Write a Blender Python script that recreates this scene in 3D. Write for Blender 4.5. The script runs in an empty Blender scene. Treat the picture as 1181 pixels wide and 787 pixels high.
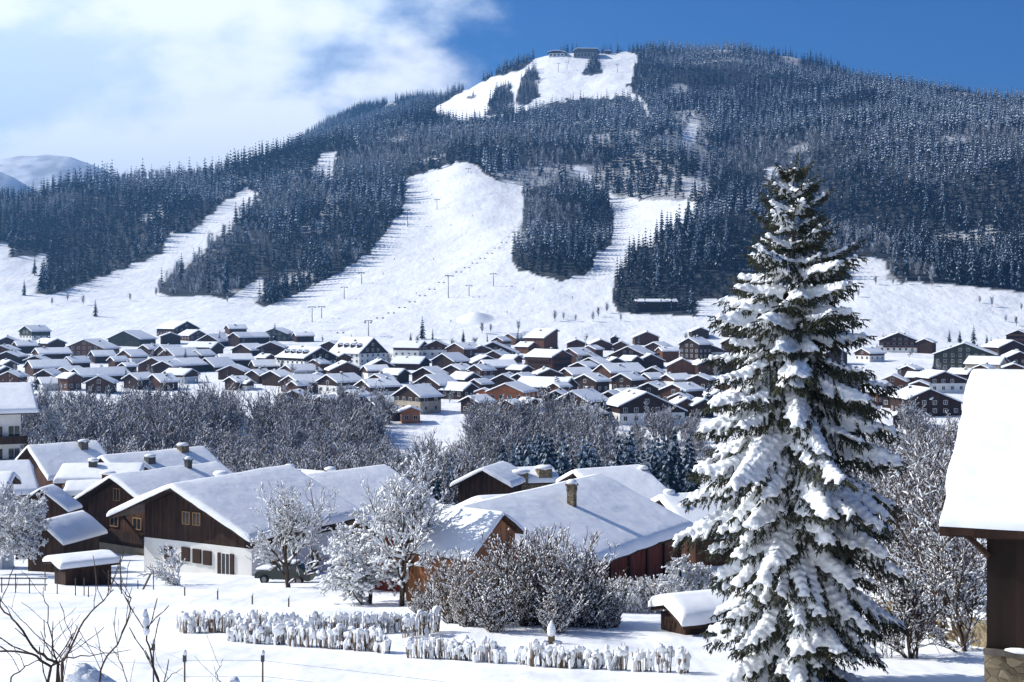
import bpy, math, random
import numpy as np
from mathutils import Vector, Matrix

SC = bpy.context.scene
COL = SC.collection
rnd = random.Random(7)
F = 1622.0            # focal length in photo pixels (1181 wide)
HR = 350.0            # photo row of the horizon
CX = 590.5

# ------------------------------------------------------------------ camera
cam_d = bpy.data.cameras.new("camera"); cam = bpy.data.objects.new("camera", cam_d); COL.objects.link(cam)
cam.location = (0, 0, 0); cam.rotation_euler = (math.radians(90), 0, 0)
cam_d.sensor_width = 36; cam_d.lens = 36 * F / 1181.0
cam_d.shift_y = -(393.5 - HR) / 1181.0
cam_d.clip_start = 0.5; cam_d.clip_end = 40000
SC.camera = cam

# ------------------------------------------------------------------ world and sun
SUN = Vector((-1.0, 0.24, 0.76)).normalized()
sun_el = math.asin(SUN.z); sun_rot = math.atan2(SUN.x, SUN.y)
world = bpy.data.worlds.new("World"); SC.world = world; world.use_nodes = True
wt = world.node_tree; wt.nodes.clear()
def wn(t, **k):
    n = wt.nodes.new(t)
    for a, b in k.items(): setattr(n, a, b)
    return n
def wm(op, a, b=None, c=None):
    n = wn('ShaderNodeMath', operation=op)
    for i, v in enumerate((a, b, c)):
        if v is None: continue
        if isinstance(v, (int, float)): n.inputs[i].default_value = v
        else: wt.links.new(v, n.inputs[i])
    return n.outputs[0]
sky = wn('ShaderNodeTexSky', sky_type='NISHITA', sun_disc=False, sun_elevation=sun_el, sun_rotation=sun_rot,
         altitude=1000, air_density=1.0, dust_density=0.3, ozone_density=3.0)
geo = wn('ShaderNodeTexCoord')
sep = wn('ShaderNodeSeparateXYZ'); wt.links.new(geo.outputs['Generated'], sep.inputs[0])
X, Y, Z = sep.outputs
yy = wm('MAXIMUM', Y, 0.05)
az = wm('DIVIDE', X, yy); el = wm('DIVIDE', Z, yy)
comb = wn('ShaderNodeCombineXYZ'); wt.links.new(az, comb.inputs[0]); wt.links.new(wm('MULTIPLY', el, 1.7), comb.inputs[1])
def noise(sc, det, rough, off):
    m = wn('ShaderNodeVectorMath', operation='ADD'); wt.links.new(comb.outputs[0], m.inputs[0]); m.inputs[1].default_value = off
    n = wn('ShaderNodeTexNoise'); n.inputs['Scale'].default_value = sc; n.inputs['Detail'].default_value = det
    n.inputs['Roughness'].default_value = rough; wt.links.new(m.outputs[0], n.inputs['Vector'])
    return n.outputs['Fac']
n1 = noise(8.5, 6, 0.55, (3.1, 1.7, 0.4)); n2 = noise(4.2, 3, 0.5, (7.3, 2.2, 1.1))
# cloud bank to the left of a slanting edge, fading into the blue on the right
edge = wm('SUBTRACT', wm('MULTIPLY', az, -1.0), wm('ADD', 0.045, wm('MULTIPLY', wm('MAXIMUM', wm('SUBTRACT', 0.216, el), 0.0), 0.55)))
cov = wm('ADD', wm('MULTIPLY', edge, 11.0), wm('MULTIPLY', wm('SUBTRACT', n1, 0.5), 3.6))
cov = wm('ADD', cov, 0.25)
# the bank stands over the valley ahead only
cov = wm('SUBTRACT', cov, wm('MULTIPLY', wm('MAXIMUM', wm('SUBTRACT', 0.55, Y), 0.0), 14.0))
cov = wm('SUBTRACT', cov, wm('MULTIPLY', wm('MAXIMUM', wm('SUBTRACT', el, 0.45), 0.0), 8.0))
mr = wn('ShaderNodeMapRange', interpolation_type='SMOOTHSTEP'); wt.links.new(cov, mr.inputs[0])
mr.inputs[1].default_value = -0.15; mr.inputs[2].default_value = 1.0
# blue-grey hollows inside the bank
hol = wn('ShaderNodeMapRange', interpolation_type='SMOOTHSTEP')
wt.links.new(wm('ADD', wm('MULTIPLY', n1, 0.45), wm('MULTIPLY', n2, 0.55)), hol.inputs[0]); hol.inputs[1].default_value = 0.42; hol.inputs[2].default_value = 0.53
cr = wn('ShaderNodeMix', data_type='RGBA'); wt.links.new(hol.outputs[0], cr.inputs['Factor'])
cr.inputs['A'].default_value = (6.6, 8.0, 10.0, 1); cr.inputs['B'].default_value = (9.8, 10.4, 11.4, 1)
# the clear sky of thin mountain air is a deeper blue than at sea level
tint = wn('ShaderNodeMix', data_type='RGBA', blend_type='MULTIPLY'); tint.inputs['Factor'].default_value = 1
wt.links.new(sky.outputs[0], tint.inputs['A']); tint.inputs['B'].default_value = (0.20, 0.45, 0.80, 1)
mix = wn('ShaderNodeMix', data_type='RGBA'); wt.links.new(mr.outputs[0], mix.inputs['Factor'])
wt.links.new(tint.outputs['Result'], mix.inputs['A']); wt.links.new(cr.outputs['Result'], mix.inputs['B'])
bg = wn('ShaderNodeBackground'); bg.inputs['Strength'].default_value = 0.10
wt.links.new(mix.outputs['Result'], bg.inputs['Color'])
wo = wn('ShaderNodeOutputWorld'); wt.links.new(bg.outputs[0], wo.inputs['Surface'])

sd = bpy.data.lights.new("sun", 'SUN'); so = bpy.data.objects.new("sun", sd); COL.objects.link(so)
sd.energy = 4.4; sd.angle = math.radians(0.5); sd.color = (1.0, 0.955, 0.88)
so.rotation_euler = SUN.to_track_quat('Z', 'Y').to_euler(); so.location = (-200, 100, 300)
vs = SC.view_settings; vs.view_transform = 'Standard'; vs.look = 'None'; vs.exposure = 0.35; vs.gamma = 1; vs.use_curve_mapping = False
SC.cycles.max_bounces = 5; SC.cycles.diffuse_bounces = 3; SC.cycles.glossy_bounces = 2; SC.cycles.transmission_bounces = 2
SC.cycles.volume_bounces = 0; SC.cycles.caustics_reflective = False; SC.cycles.caustics_refractive = False

# ------------------------------------------------------------------ helpers
def P(px, row, D):            # point at distance D (metres along the view) seen at a photo pixel
    return Vector(((px - CX) / F * D, D, (HR - row) / F * D))
def tag(o, label=None, cat=None, group=None, kind=None):
    if label: o['label'] = label
    if cat: o['category'] = cat
    if group: o['group'] = group
    if kind: o['kind'] = kind
    return o
def empty(name, loc, rz=0.0, label=None, cat=None, group=None):
    o = bpy.data.objects.new(name, None); COL.objects.link(o); o.location = loc; o.rotation_euler = (0, 0, rz)
    return tag(o, label, cat, group)
def link(name, me, parent=None, loc=None):
    o = bpy.data.objects.new(name, me); COL.objects.link(o)
    if parent is not None: o.parent = parent
    if loc is not None: o.location = loc
    return o
def npmesh(name, V, Fs, mats, mi=None, smooth=False):
    """V (n,3); Fs (m,k) with constant k; mi per face"""
    V = np.asarray(V, dtype=np.float32); Fs = np.asarray(Fs, dtype=np.int32)
    me = bpy.data.meshes.new(name); k = Fs.shape[1]; m = Fs.shape[0]
    me.vertices.add(len(V)); me.vertices.foreach_set('co', V.ravel())
    me.loops.add(m * k); me.loops.foreach_set('vertex_index', Fs.ravel())
    me.polygons.add(m); me.polygons.foreach_set('loop_start', np.arange(0, m * k, k, dtype=np.int32))
    me.polygons.foreach_set('loop_total', np.full(m, k, dtype=np.int32))
    if mi is not None: me.polygons.foreach_set('material_index', np.asarray(mi, dtype=np.int32))
    if smooth: me.polygons.foreach_set('use_smooth', np.ones(m, dtype=bool))
    for x in mats: me.materials.append(x)
    me.update(calc_edges=True)
    return me
class MB:
    """collects boxes, prisms and tubes into one mesh"""
    def __init__(s): s.v = []; s.f = []; s.m = []
    def add(s, vs, fs, m=0):
        n = len(s.v); s.v += [tuple(v) for v in vs]; s.f += [tuple(i + n for i in f) for f in fs]; s.m += [m] * len(fs)
    def box(s, x0, x1, y0, y1, z0, z1, m=0):
        s.add([(x0,y0,z0),(x1,y0,z0),(x1,y1,z0),(x0,y1,z0),(x0,y0,z1),(x1,y0,z1),(x1,y1,z1),(x0,y1,z1)],
              [(0,3,2,1),(4,5,6,7),(0,1,5,4),(1,2,6,5),(2,3,7,6),(3,0,4,7)], m)
    def bar(s, p, q, r0, r1=None, n=5, m=0):
        r1 = r0 if r1 is None else r1
        p, q = Vector(p), Vector(q); d = (q - p)
        if d.length < 1e-6: return
        d.normalize(); a = d.orthogonal().normalized(); b = d.cross(a)
        vs = [p + (a * math.cos(t) + b * math.sin(t)) * r0 for t in [2 * math.pi * i / n for i in range(n)]]
        vs += [q + (a * math.cos(t) + b * math.sin(t)) * r1 for t in [2 * math.pi * i / n for i in range(n)]]
        fs = [(i, (i + 1) % n, n + (i + 1) % n, n + i) for i in range(n)] + [tuple(range(n))[::-1], tuple(range(n, 2 * n))]
        s.add(vs, fs, m)
    def prism(s, poly, y0, y1, m=0):     # polygon in XZ extruded along Y
        n = len(poly)
        s.add([(x, y0, z) for x, z in poly] + [(x, y1, z) for x, z in poly],
              [tuple(range(n)), tuple(range(n, 2 * n))[::-1]] + [(i, n + i, n + (i + 1) % n, (i + 1) % n) for i in range(n)], m)
    def blob(s, c, rx, ry, rz, m=0, seed=0, n=8, k=5, j=0.12):
        r = random.Random(seed); vs = []; c = Vector(c)
        vs.append((c.x, c.y, c.z + rz))
        for a in range(1, k):
            th = math.pi * a / k
            for b in range(n):
                ph = 2 * math.pi * b / n; q = 1 + r.uniform(-j, j)
                vs.append((c.x + rx * q * math.sin(th) * math.cos(ph), c.y + ry * q * math.sin(th) * math.sin(ph), c.z + rz * q * math.cos(th)))
        vs.append((c.x, c.y, c.z - rz)); L = len(vs) - 1
        fs = [(0, 1 + b, 1 + (b + 1) % n) for b in range(n)]
        for a in range(k - 2):
            for b in range(n):
                fs.append((1 + a * n + b, 1 + (a + 1) * n + b, 1 + (a + 1) * n + (b + 1) % n, 1 + a * n + (b + 1) % n))
        fs += [(L, 1 + (k - 2) * n + (b + 1) % n, 1 + (k - 2) * n + b) for b in range(n)]
        s.add(vs, fs, m)
    def mesh(s, name, mats, smooth=False):
        me = bpy.data.meshes.new(name); me.from_pydata(s.v, [], s.f)
        for x in (mats if isinstance(mats, (list, tuple)) else [mats]): me.materials.append(x)
        me.polygons.foreach_set('material_index', s.m)
        if smooth: me.polygons.foreach_set('use_smooth', [True] * len(s.f))
        me.update(); return me
    def build(s, name, mats, parent=None, smooth=False, loc=None):
        return link(name, s.mesh(name, mats, smooth), parent, loc)

# value noise (numpy)
_L = np.random.RandomState(5).rand(256, 256)
def vnoise(x, y):
    xi = np.floor(x).astype(int); yi = np.floor(y).astype(int); fx = x - xi; fy = y - yi
    fx = fx * fx * (3 - 2 * fx); fy = fy * fy * (3 - 2 * fy)
    a = _L[xi & 255, yi & 255]; b = _L[(xi + 1) & 255, yi & 255]; c = _L[xi & 255, (yi + 1) & 255]; d = _L[(xi + 1) & 255, (yi + 1) & 255]
    return (a * (1 - fx) + b * fx) * (1 - fy) + (c * (1 - fx) + d * fx) * fy - 0.5
def fbm(x, y, o=4):
    s = 0; a = 1.0
    for i in range(o):
        s = s + a * vnoise(x * 2 ** i + 17.3 * i, y * 2 ** i + 9.1 * i); a *= 0.5
    return s

# ------------------------------------------------------------------ materials
def mat(name, col, rough=0.8, spec=0.2):
    m = bpy.data.materials.new(name); m.use_nodes = True; b = m.node_tree.nodes['Principled BSDF']
    b.inputs['Base Color'].default_value = (*col, 1); b.inputs['Roughness'].default_value = rough
    b.inputs['Specular IOR Level'].default_value = spec
    return m
def N(m, t, **k):
    n = m.node_tree.nodes.new(t)
    for a, b in k.items(): setattr(n, a, b)
    return n
def L(m, a, b): m.node_tree.links.new(a, b)
def coords(m, scale=(1, 1, 1), obj=True):
    tc = N(m, 'ShaderNodeTexCoord'); mp = N(m, 'ShaderNodeMapping'); mp.inputs['Scale'].default_value = scale
    L(m, tc.outputs['Object' if obj else 'Generated'], mp.inputs[0]); return mp.outputs[0]
def noisecol(m, c0, c1, scale=3, det=4, lo=.35, hi=.65, sc3=(1, 1, 1)):
    v = coords(m, sc3); n = N(m, 'ShaderNodeTexNoise'); n.inputs['Scale'].default_value = scale; n.inputs['Detail'].default_value = det
    L(m, v, n.inputs['Vector']); r = N(m, 'ShaderNodeValToRGB'); L(m, n.outputs['Fac'], r.inputs[0])
    r.color_ramp.elements[0].position = lo; r.color_ramp.elements[1].position = hi
    r.color_ramp.elements[0].color = (*c0, 1); r.color_ramp.elements[1].color = (*c1, 1)
    L(m, r.outputs[0], m.node_tree.nodes['Principled BSDF'].inputs['Base Color']); return r, n
def bump(m, items):
    prev = None; b = m.node_tree.nodes['Principled BSDF']
    for (scale, det, dist, sc3) in items:
        v = coords(m, sc3); n = N(m, 'ShaderNodeTexNoise'); n.inputs['Scale'].default_value = scale; n.inputs['Detail'].default_value = det
        L(m, v, n.inputs['Vector']); bp = N(m, 'ShaderNodeBump'); bp.inputs['Distance'].default_value = dist; bp.inputs['Strength'].default_value = 1
        L(m, n.outputs['Fac'], bp.inputs['Height'])
        if prev: L(m, prev, bp.inputs['Normal'])
        prev = bp.outputs[0]
    L(m, prev, b.inputs['Normal'])
SNOW = mat('snow', (0.84, 0.86, 0.88), 0.65, 0.25); noisecol(SNOW, (0.81, 0.835, 0.865), (0.87, 0.885, 0.90), 1.2); bump(SNOW, [(5, 3, 0.006, (1, 1, 1)), (0.6, 2, 0.10, (1, 1, 1))])
SNOWC = mat('clumped_snow', (0.84, 0.86, 0.88), 0.65, 0.25); bump(SNOWC, [(9, 3, 0.05, (1, 1, 1))])
FROST = mat('frost', (0.62, 0.68, 0.76), 0.8, 0.1)
def plank(name, c0, c1, wid=0.18, axis=0):
    m = mat(name, c0, 0.75, 0.15); v = coords(m, (1, 1, 1))
    sx = N(m, 'ShaderNodeSeparateXYZ'); L(m, v, sx.inputs[0])
    ad = N(m, 'ShaderNodeMath', operation='ADD'); L(m, sx.outputs[0], ad.inputs[0]); L(m, sx.outputs[1], ad.inputs[1])
    src = ad.outputs[0] if axis == 0 else sx.outputs[2]
    dv = N(m, 'ShaderNodeMath', operation='DIVIDE'); L(m, src, dv.inputs[0]); dv.inputs[1].default_value = wid
    fl = N(m, 'ShaderNodeMath', operation='FLOOR'); L(m, dv.outputs[0], fl.inputs[0])
    wn_ = N(m, 'ShaderNodeTexWhiteNoise', noise_dimensions='1D'); L(m, fl.outputs[0], wn_.inputs['W'])
    r = N(m, 'ShaderNodeMix', data_type='RGBA'); L(m, wn_.outputs['Value'], r.inputs['Factor']); r.inputs['A'].default_value = (*c0, 1); r.inputs['B'].default_value = (*c1, 1)
    fr = N(m, 'ShaderNodeMath', operation='FRACT'); L(m, dv.outputs[0], fr.inputs[0])
    gt = N(m, 'ShaderNodeMath', operation='GREATER_THAN'); L(m, fr.outputs[0], gt.inputs[0]); gt.inputs[1].default_value = 0.08
    nz = N(m, 'ShaderNodeTexNoise'); nz.inputs['Scale'].default_value = 2.2; nz.inputs['Detail'].default_value = 5
    L(m, coords(m, (1, 1, 0.25) if axis == 0 else (0.25, 0.25, 1)), nz.inputs['Vector'])
    mr_ = N(m, 'ShaderNodeMapRange'); L(m, nz.outputs['Fac'], mr_.inputs[0]); mr_.inputs[1].default_value = .3; mr_.inputs[2].default_value = .7; mr_.inputs[3].default_value = .55; mr_.inputs[4].default_value = 1.3
    ml = N(m, 'ShaderNodeMix', data_type='RGBA', blend_type='MULTIPLY'); ml.inputs['Factor'].default_value = 1
    L(m, r.outputs['Result'], ml.inputs['A']); cb = N(m, 'ShaderNodeCombineXYZ')
    for i in range(3): L(m, mr_.outputs[0], cb.inputs[i])
    L(m, cb.outputs[0], ml.inputs['B'])
    bp = N(m, 'ShaderNodeBump'); bp.inputs['Distance'].default_value = 0.03; L(m, gt.outputs[0], bp.inputs['Height'])
    b = m.node_tree.nodes['Principled BSDF']; L(m, ml.outputs['Result'], b.inputs['Base Color']); L(m, bp.outputs[0], b.inputs['Normal'])
    return m
W_DARK = plank('dark_larch_boards', (0.030, 0.017, 0.012), (0.055, 0.030, 0.020))
W_BLACK = plank('shade_dark_boards', (0.014, 0.009, 0.007), (0.034, 0.019, 0.014), 0.24)  # old barn boards, the shade on that wall put into a darker colour
W_BROWN = plank('brown_boards', (0.058, 0.028, 0.018), (0.095, 0.046, 0.028))
W_RED = plank('red_brown_boards', (0.10, 0.020, 0.012), (0.16, 0.034, 0.018), 0.22)
W_ORANGE = plank('orange_boards', (0.24, 0.10, 0.045), (0.34, 0.15, 0.07), 0.16)
W_GREEN = plank('grey_green_boards', (0.040, 0.045, 0.036), (0.065, 0.070, 0.055))
W_GREY = plank('weathered_boards', (0.10, 0.085, 0.07), (0.16, 0.14, 0.12))
PL_WHITE = mat('white_plaster', (0.72, 0.71, 0.68), 0.9, 0.1); noisecol(PL_WHITE, (0.66, 0.65, 0.62), (0.76, 0.755, 0.73), 0.7)
PL_BEIGE = mat('beige_plaster', (0.42, 0.36, 0.27), 0.9, 0.1); noisecol(PL_BEIGE, (0.34, 0.29, 0.22), (0.46, 0.40, 0.31), 0.8)
PL_GREY = mat('grey_plaster', (0.33, 0.33, 0.34), 0.9, 0.1); noisecol(PL_GREY, (0.28, 0.28, 0.29), (0.38, 0.38, 0.38), 0.8)
PL_ORANGE = mat('orange_render', (0.40, 0.15, 0.06), 0.9, 0.1); noisecol(PL_ORANGE, (0.34, 0.12, 0.05), (0.45, 0.18, 0.075), 0.8)
STONE = mat('rubble_stone', (0.25, 0.21, 0.15), 0.9, 0.1)
def mk_stone():
    v = coords(STONE, (1, 1, 1.5)); vo = N(STONE, 'ShaderNodeTexVoronoi'); vo.inputs['Scale'].default_value = 5.0; L(STONE, v, vo.inputs['Vector'])
    r = N(STONE, 'ShaderNodeValToRGB'); sx = N(STONE, 'ShaderNodeSeparateColor'); L(STONE, vo.outputs['Color'], sx.inputs[0]); L(STONE, sx.outputs[0], r.inputs[0])
    r.color_ramp.elements[0].color = (0.09, 0.07, 0.045, 1); r.color_ramp.elements[1].color = (0.27, 0.22, 0.14, 1)
    b = STONE.node_tree.nodes['Principled BSDF']; L(STONE, r.outputs[0], b.inputs['Base Color'])
    v2 = N(STONE, 'ShaderNodeTexVoronoi', feature='DISTANCE_TO_EDGE'); v2.inputs['Scale'].default_value = 5.0; L(STONE, v, v2.inputs['Vector'])
    m2 = N(STONE, 'ShaderNodeMath', operation='MINIMUM'); L(STONE, v2.outputs[0], m2.inputs[0]); m2.inputs[1].default_value = 0.12
    bp = N(STONE, 'ShaderNodeBump'); bp.inputs['Distance'].default_value = 0.15; L(STONE, m2.outputs[0], bp.inputs['Height']); L(STONE, bp.outputs[0], b.inputs['Normal'])
mk_stone()
GLASS = mat('dark_window_glass', (0.02, 0.024, 0.03), 0.12, 0.5)
SHUTTER = mat('dark_shutters', (0.045, 0.025, 0.018), 0.7)
PALEWOOD = mat('pale_window_frame', (0.36, 0.22, 0.10), 0.7)
WHITEFR = mat('white_window_frame', (0.7, 0.7, 0.68), 0.6)
BARK = mat('bark', (0.07, 0.05, 0.038), 0.95, 0.1); noisecol(BARK, (0.035, 0.026, 0.02), (0.10, 0.075, 0.055), 6, 4, .35, .65, (1, 1, .3))
TWIG = mat('twig_bark', (0.065, 0.044, 0.034), 0.95, 0.1)
W_TAN = plank('tan_brown_boards', (0.09, 0.042, 0.022), (0.16, 0.072, 0.036))
RIME = mat('rime_on_twigs', (0.60, 0.62, 0.67), 0.8, 0.1)
TWIG2 = mat('tan_stems', (0.14, 0.092, 0.06), 0.9, 0.1)
FARTWIG = mat('frosted_twigs', (0.10, 0.077, 0.062), 0.95, 0.1)
DUSTED = mat('snow_dusted_needles', (0.17, 0.22, 0.28), 0.9, 0.1)
NEEDLE = mat('spruce_needles', (0.024, 0.036, 0.020), 0.7, 0.25); noisecol(NEEDLE, (0.016, 0.021, 0.012), (0.056, 0.058, 0.032), 1.3)
FARNEEDLE = mat('forest_needles', (0.006, 0.015, 0.021), 0.9, 0.1)
METAL = mat('grey_steel', (0.16, 0.17, 0.18), 0.5, 0.4)
TIN = mat('dark_tin', (0.06, 0.058, 0.055), 0.6, 0.4)
# ------------------------------------------------------------------ terrain
NY = np.array([-60, 0, 20, 42, 60, 80, 100, 130, 160, 200, 250, 300, 350, 400, 450, 500, 550, 700, 850, 900.])
NZ = np.array([-2, -4.6, -8, -11.3, -13.9, -17, -20.0, -24.5, -28.0, -32, -38, -43, -45, -43, -37.5, -35.2, -34.6, -30.2, -25.2, -23.5])
#  px: list of (row, depth) from the valley edge to the crest line, beyond 900 m
COLS = {
 -900: [(352,1050),(300,1200),(260,1350),(240,1500),(262,1700),(262,2150)],
 -300: [(350,1050),(300,1200),(258,1350),(236,1500),(262,1700),(262,2150)],
 0:    [(346,1070),(298,1220),(262,1340),(229,1500),(262,1720),(262,2150)],
 75:   [(347,1070),(312,1210),(262,1370),(214,1540),(262,1740),(262,2150)],
 150:  [(350,1070),(318,1210),(262,1390),(201,1570),(250,1760),(255,2150)],
 250:  [(352,1060),(325,1180),(262,1370),(191,1600),(240,1850),(240,2700)],
 300:  [(354,1060),(328,1170),(262,1370),(180,1630),(222,1850),(192,2900)],
 350:  [(355,1050),(325,1160),(256,1370),(171,1650),(205,1900),(158,2900)],
 400:  [(352,1050),(310,1190),(240,1400),(159,1700),(186,1900),(128,2900)],
 450:  [(350,1050),(300,1210),(225,1430),(147,1740),(172,1900),(116,2850)],
 500:  [(346,1050),(292,1220),(206,1470),(140,1770),(152,1900),(110,2650)],
 530:  [(344,1050),(286,1220),(188,1490),(137,1780),(142,1900),(100,2450)],
 560:  [(342,1050),(282,1210),(196,1470),(136,1780),(133,1880),(91,2280)],
 600:  [(340,1050),(280,1200),(205,1450),(138,1770),(126,1880),(74,2150)],
 640:  [(342,1040),(284,1180),(208,1430),(132,1770),(120,1880),(64,2150)],
 700:  [(350,1020),(292,1160),(212,1420),(127,1780),(112,1880),(62,2150)],
 735:  [(352,1010),(296,1140),(218,1380),(130,1760),(108,1900),(60,2150)],
 770:  [(354,1000),(302,1120),(222,1350),(140,1700),(104,1900),(57,2150)],
 850:  [(350,1000),(312,1100),(224,1340),(150,1620),(104,1850),(55,2120)],
 920:  [(345,1000),(312,1080),(232,1310),(156,1580),(108,1800),(66,2080)],
 1000: [(338,1000),(302,1080),(232,1270),(165,1500),(120,1740),(84,2000)],
 1080: [(338,1000),(298,1085),(222,1280),(160,1490),(125,1680),(95,1900)],
 1180: [(338,1000),(292,1090),(216,1290),(156,1480),(128,1620),(103,1780)],
 1500: [(338,1000),(290,1090),(220,1290),(160,1450),(135,1580),(125,1700)],
 2100: [(338,1000),(300,1090),(240,1290),(200,1450),(180,1580),(180,1700)]}
TU = np.linspace(-1.3, 1.3, 521); TY = np.concatenate([np.arange(880, 3200, 10.0), np.arange(3200, 9001, 200.0)])
def _table():
    keys = sorted(COLS); out = np.zeros((len(TU), len(TY)))
    kd = {k: [(-(r - HR) / F * d, d) for r, d in COLS[k]] for k in keys}
    for i, u in enumerate(TU):
        px = min(max(u * F + CX, keys[0]), keys[-1])
        j = max(k for k in range(len(keys)) if keys[k] <= px); j2 = min(j + 1, len(keys) - 1)
        a, b = keys[j], keys[j2]; t = 0 if a == b else (px - a) / (b - a)
        zs = [za * (1 - t) + zb * t for (za, _), (zb, _) in zip(kd[a], kd[b])]
        ds = [da * (1 - t) + db * t for (_, da), (_, db) in zip(kd[a], kd[b])]
        y = [800, 850, 900] + ds + [ds[-1] + 150, ds[-1] + 600, 4500, 9500]
        z = [-27, -25.2, -23.5] + zs + [zs[-1] - 40, zs[-1] - 220, 40, -20]
        out[i] = np.interp(TY, y, z)
    k = np.exp(-np.linspace(-2, 2, 9) ** 2); k /= k.sum()          # soften the creases along the slope
    n = 232
    pad = np.pad(out[:, :n], ((0, 0), (4, 4)), mode='edge')
    sm = sum(k[q] * pad[:, q:q + n] for q in range(9)); out[:, 4:n - 4] = sm[:, 4:n - 4]
    pad = np.pad(out, ((4, 4), (0, 0)), mode='edge'); out = sum(k[q] * pad[q:q + len(TU)] for q in range(9))
    return out
TZ = _table()
def HT(x, y, detail=True):
    x = np.asarray(x, float); y = np.asarray(y, float)
    near = np.interp(y, NY, NZ)
    u = np.clip(x / np.maximum(y, 1.0), -1.299, 1.299)
    fu = (u + 1.3) / 2.6 * (len(TU) - 1); iu = np.clip(fu.astype(int), 0, len(TU) - 2); tu = fu - iu
    fy = np.interp(y, TY, np.arange(len(TY))); iy = np.clip(fy.astype(int), 0, len(TY) - 2); ty = fy - iy
    far = (TZ[iu, iy] * (1 - tu) + TZ[iu + 1, iy] * tu) * (1 - ty) + (TZ[iu, iy + 1] * (1 - tu) + TZ[iu + 1, iy + 1] * tu) * ty
    w = np.clip((y - 880) / 40, 0, 1); z = near * (1 - w) + far * w
    if detail:
        # valley floor and near hillside undulation
        nv = np.clip((y - 15) / 60, 0, 1) * np.clip((900 - y) / 100, 0, 1)
        z = z + .30 * fbm(x / 11 + 7, y / 9, 2) * np.clip((y - 25) / 20, 0, 1) * np.clip((200 - y) / 60, 0, 1)
        z = z + nv * (fbm(x / 45, y / 45, 3) * np.interp(y, [60, 140, 260], [.25, .35, 1.2])) + 0.10 * fbm(x / 3.5 + 40, y / 3.5, 3) * np.clip(1.2 - y / 300, 0, 1)
        # mountain relief: spurs and hollows
        mv = np.clip((y - 1080) / 300, 0, 1) * np.clip((2700 - y) / 300, 0, 1)
        z = z + mv * (fbm(x / 260 + 3, y / 260, 4) * 20)
        px = u * F + CX
        g = (px - 600) / 100                                     # fall-line ribs on the right flank
        rb = np.clip((px - 720) / 120, 0, 1) * np.clip((y - 1060) / 120, 0, 1) * np.clip((1900 - y) / 300, 0, 1)
        z = z + rb * 20 * np.sin((x + 0.25 * y) / 62 + 2.2 * vnoise(x / 300 + 8, y / 300))
        # river bed
        z = z - 2.5 * np.exp(-((y - 345 - 12 * np.sin(x / 60)) / 10) ** 2)
    return z
def H1(x, y): return float(HT(np.array([x]), np.array([y]))[0])
def hit(px, row, d0=30, d1=2400, step=4):
    """where the sight line of a photo pixel meets the ground"""
    D = np.arange(d0, d1, step, dtype=float); x = (px - CX) / F * D
    z = HT(x, D); ray = -(row - HR) / F * D
    k = np.nonzero(z >= ray)[0]
    i = k[0] if len(k) else len(D) - 1
    return float(x[i]), float(D[i]), float(z[i])
def inpoly(px, py, poly):
    c = np.zeros(np.shape(px), bool); n = len(poly)
    for i in range(n):
        x0, y0 = poly[i]; x1, y1 = poly[i - 1]
        if y0 == y1: continue
        t = (y0 > py) != (y1 > py)
        c ^= t & (px < (x1 - x0) * (py - y0) / (y1 - y0) + x0)
    return c
OPEN = [
 [(-600,300),(-60,292),(0,281),(13,279),(12,292),(4,300),(34,296),(60,294),(45,318),(38,339),(62,340),(100,326),(150,308),(188,292),(197,268),(215,270),(284,216),
  (298,224),(268,254),(242,276),(214,302),(184,322),(180,337),(200,343),(240,341),(262,346),(275,337),(303,318),(306,330),(290,347),(305,355),(345,338),(395,312),(425,292),(440,276),(468,236),(470,206),(500,196),(528,187),
  (548,190),(566,204),(600,216),(606,240),(592,274),(586,298),(600,312),(645,323),(680,316),(686,292),(706,284),(708,238),(700,226),(676,210),(662,196),(664,190),(676,192),(690,212),(712,228),(760,232),(802,233),(803,240),(770,262),(752,280),(735,276),(722,300),(709,312),
  (706,346),(713,361),(802,365),(809,357),(802,347),(846,342),(900,328),(985,322),(975,300),(1000,296),(1026,302),(1024,324),(1113,329),(1156,336),(1300,340),(2000,340),(2000,440),(-600,440)],
 [(496,131),(546,97),(602,80),(622,66),(660,61),(735,60),(724,98),(726,106),(746,118),(750,132),(744,136),(736,118),(720,112),(700,113),(654,115),(630,121),(606,129),(565,137),(530,139),(514,133)],
 [(366,182),(372,174),(388,173),(384,190),(380,203),(360,200)],
 [(440,124),(450,117),(462,115),(456,122)],
 [(788,150),(800,141),(806,156),(792,168),(786,164)],
 [(880,192),(902,191),(902,197),(884,199)],
]
ISLE = [[(562,134),(566,114),(574,102),(588,95),(594,110),(594,130)],[(596,122),(600,95),(606,84),(616,78),(625,92),(622,112),(606,122)],[(674,86),(678,74),(686,66),(695,74),(694,84),(682,90)],
        [(541,112),(547,112),(547,109),(541,109)]]
def is_open(px, py):
    px = px + 7 * vnoise(px / 7 + 50, py / 7 + 50) * (py < 330); py = py + 5 * vnoise(px / 8 + 90, py / 8 + 20) * (py < 330)
    o = np.zeros(np.shape(px), bool)
    for p in OPEN: o |= inpoly(px, py, p)
    for p in ISLE: o &= ~inpoly(px, py, p)
    return o

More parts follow.
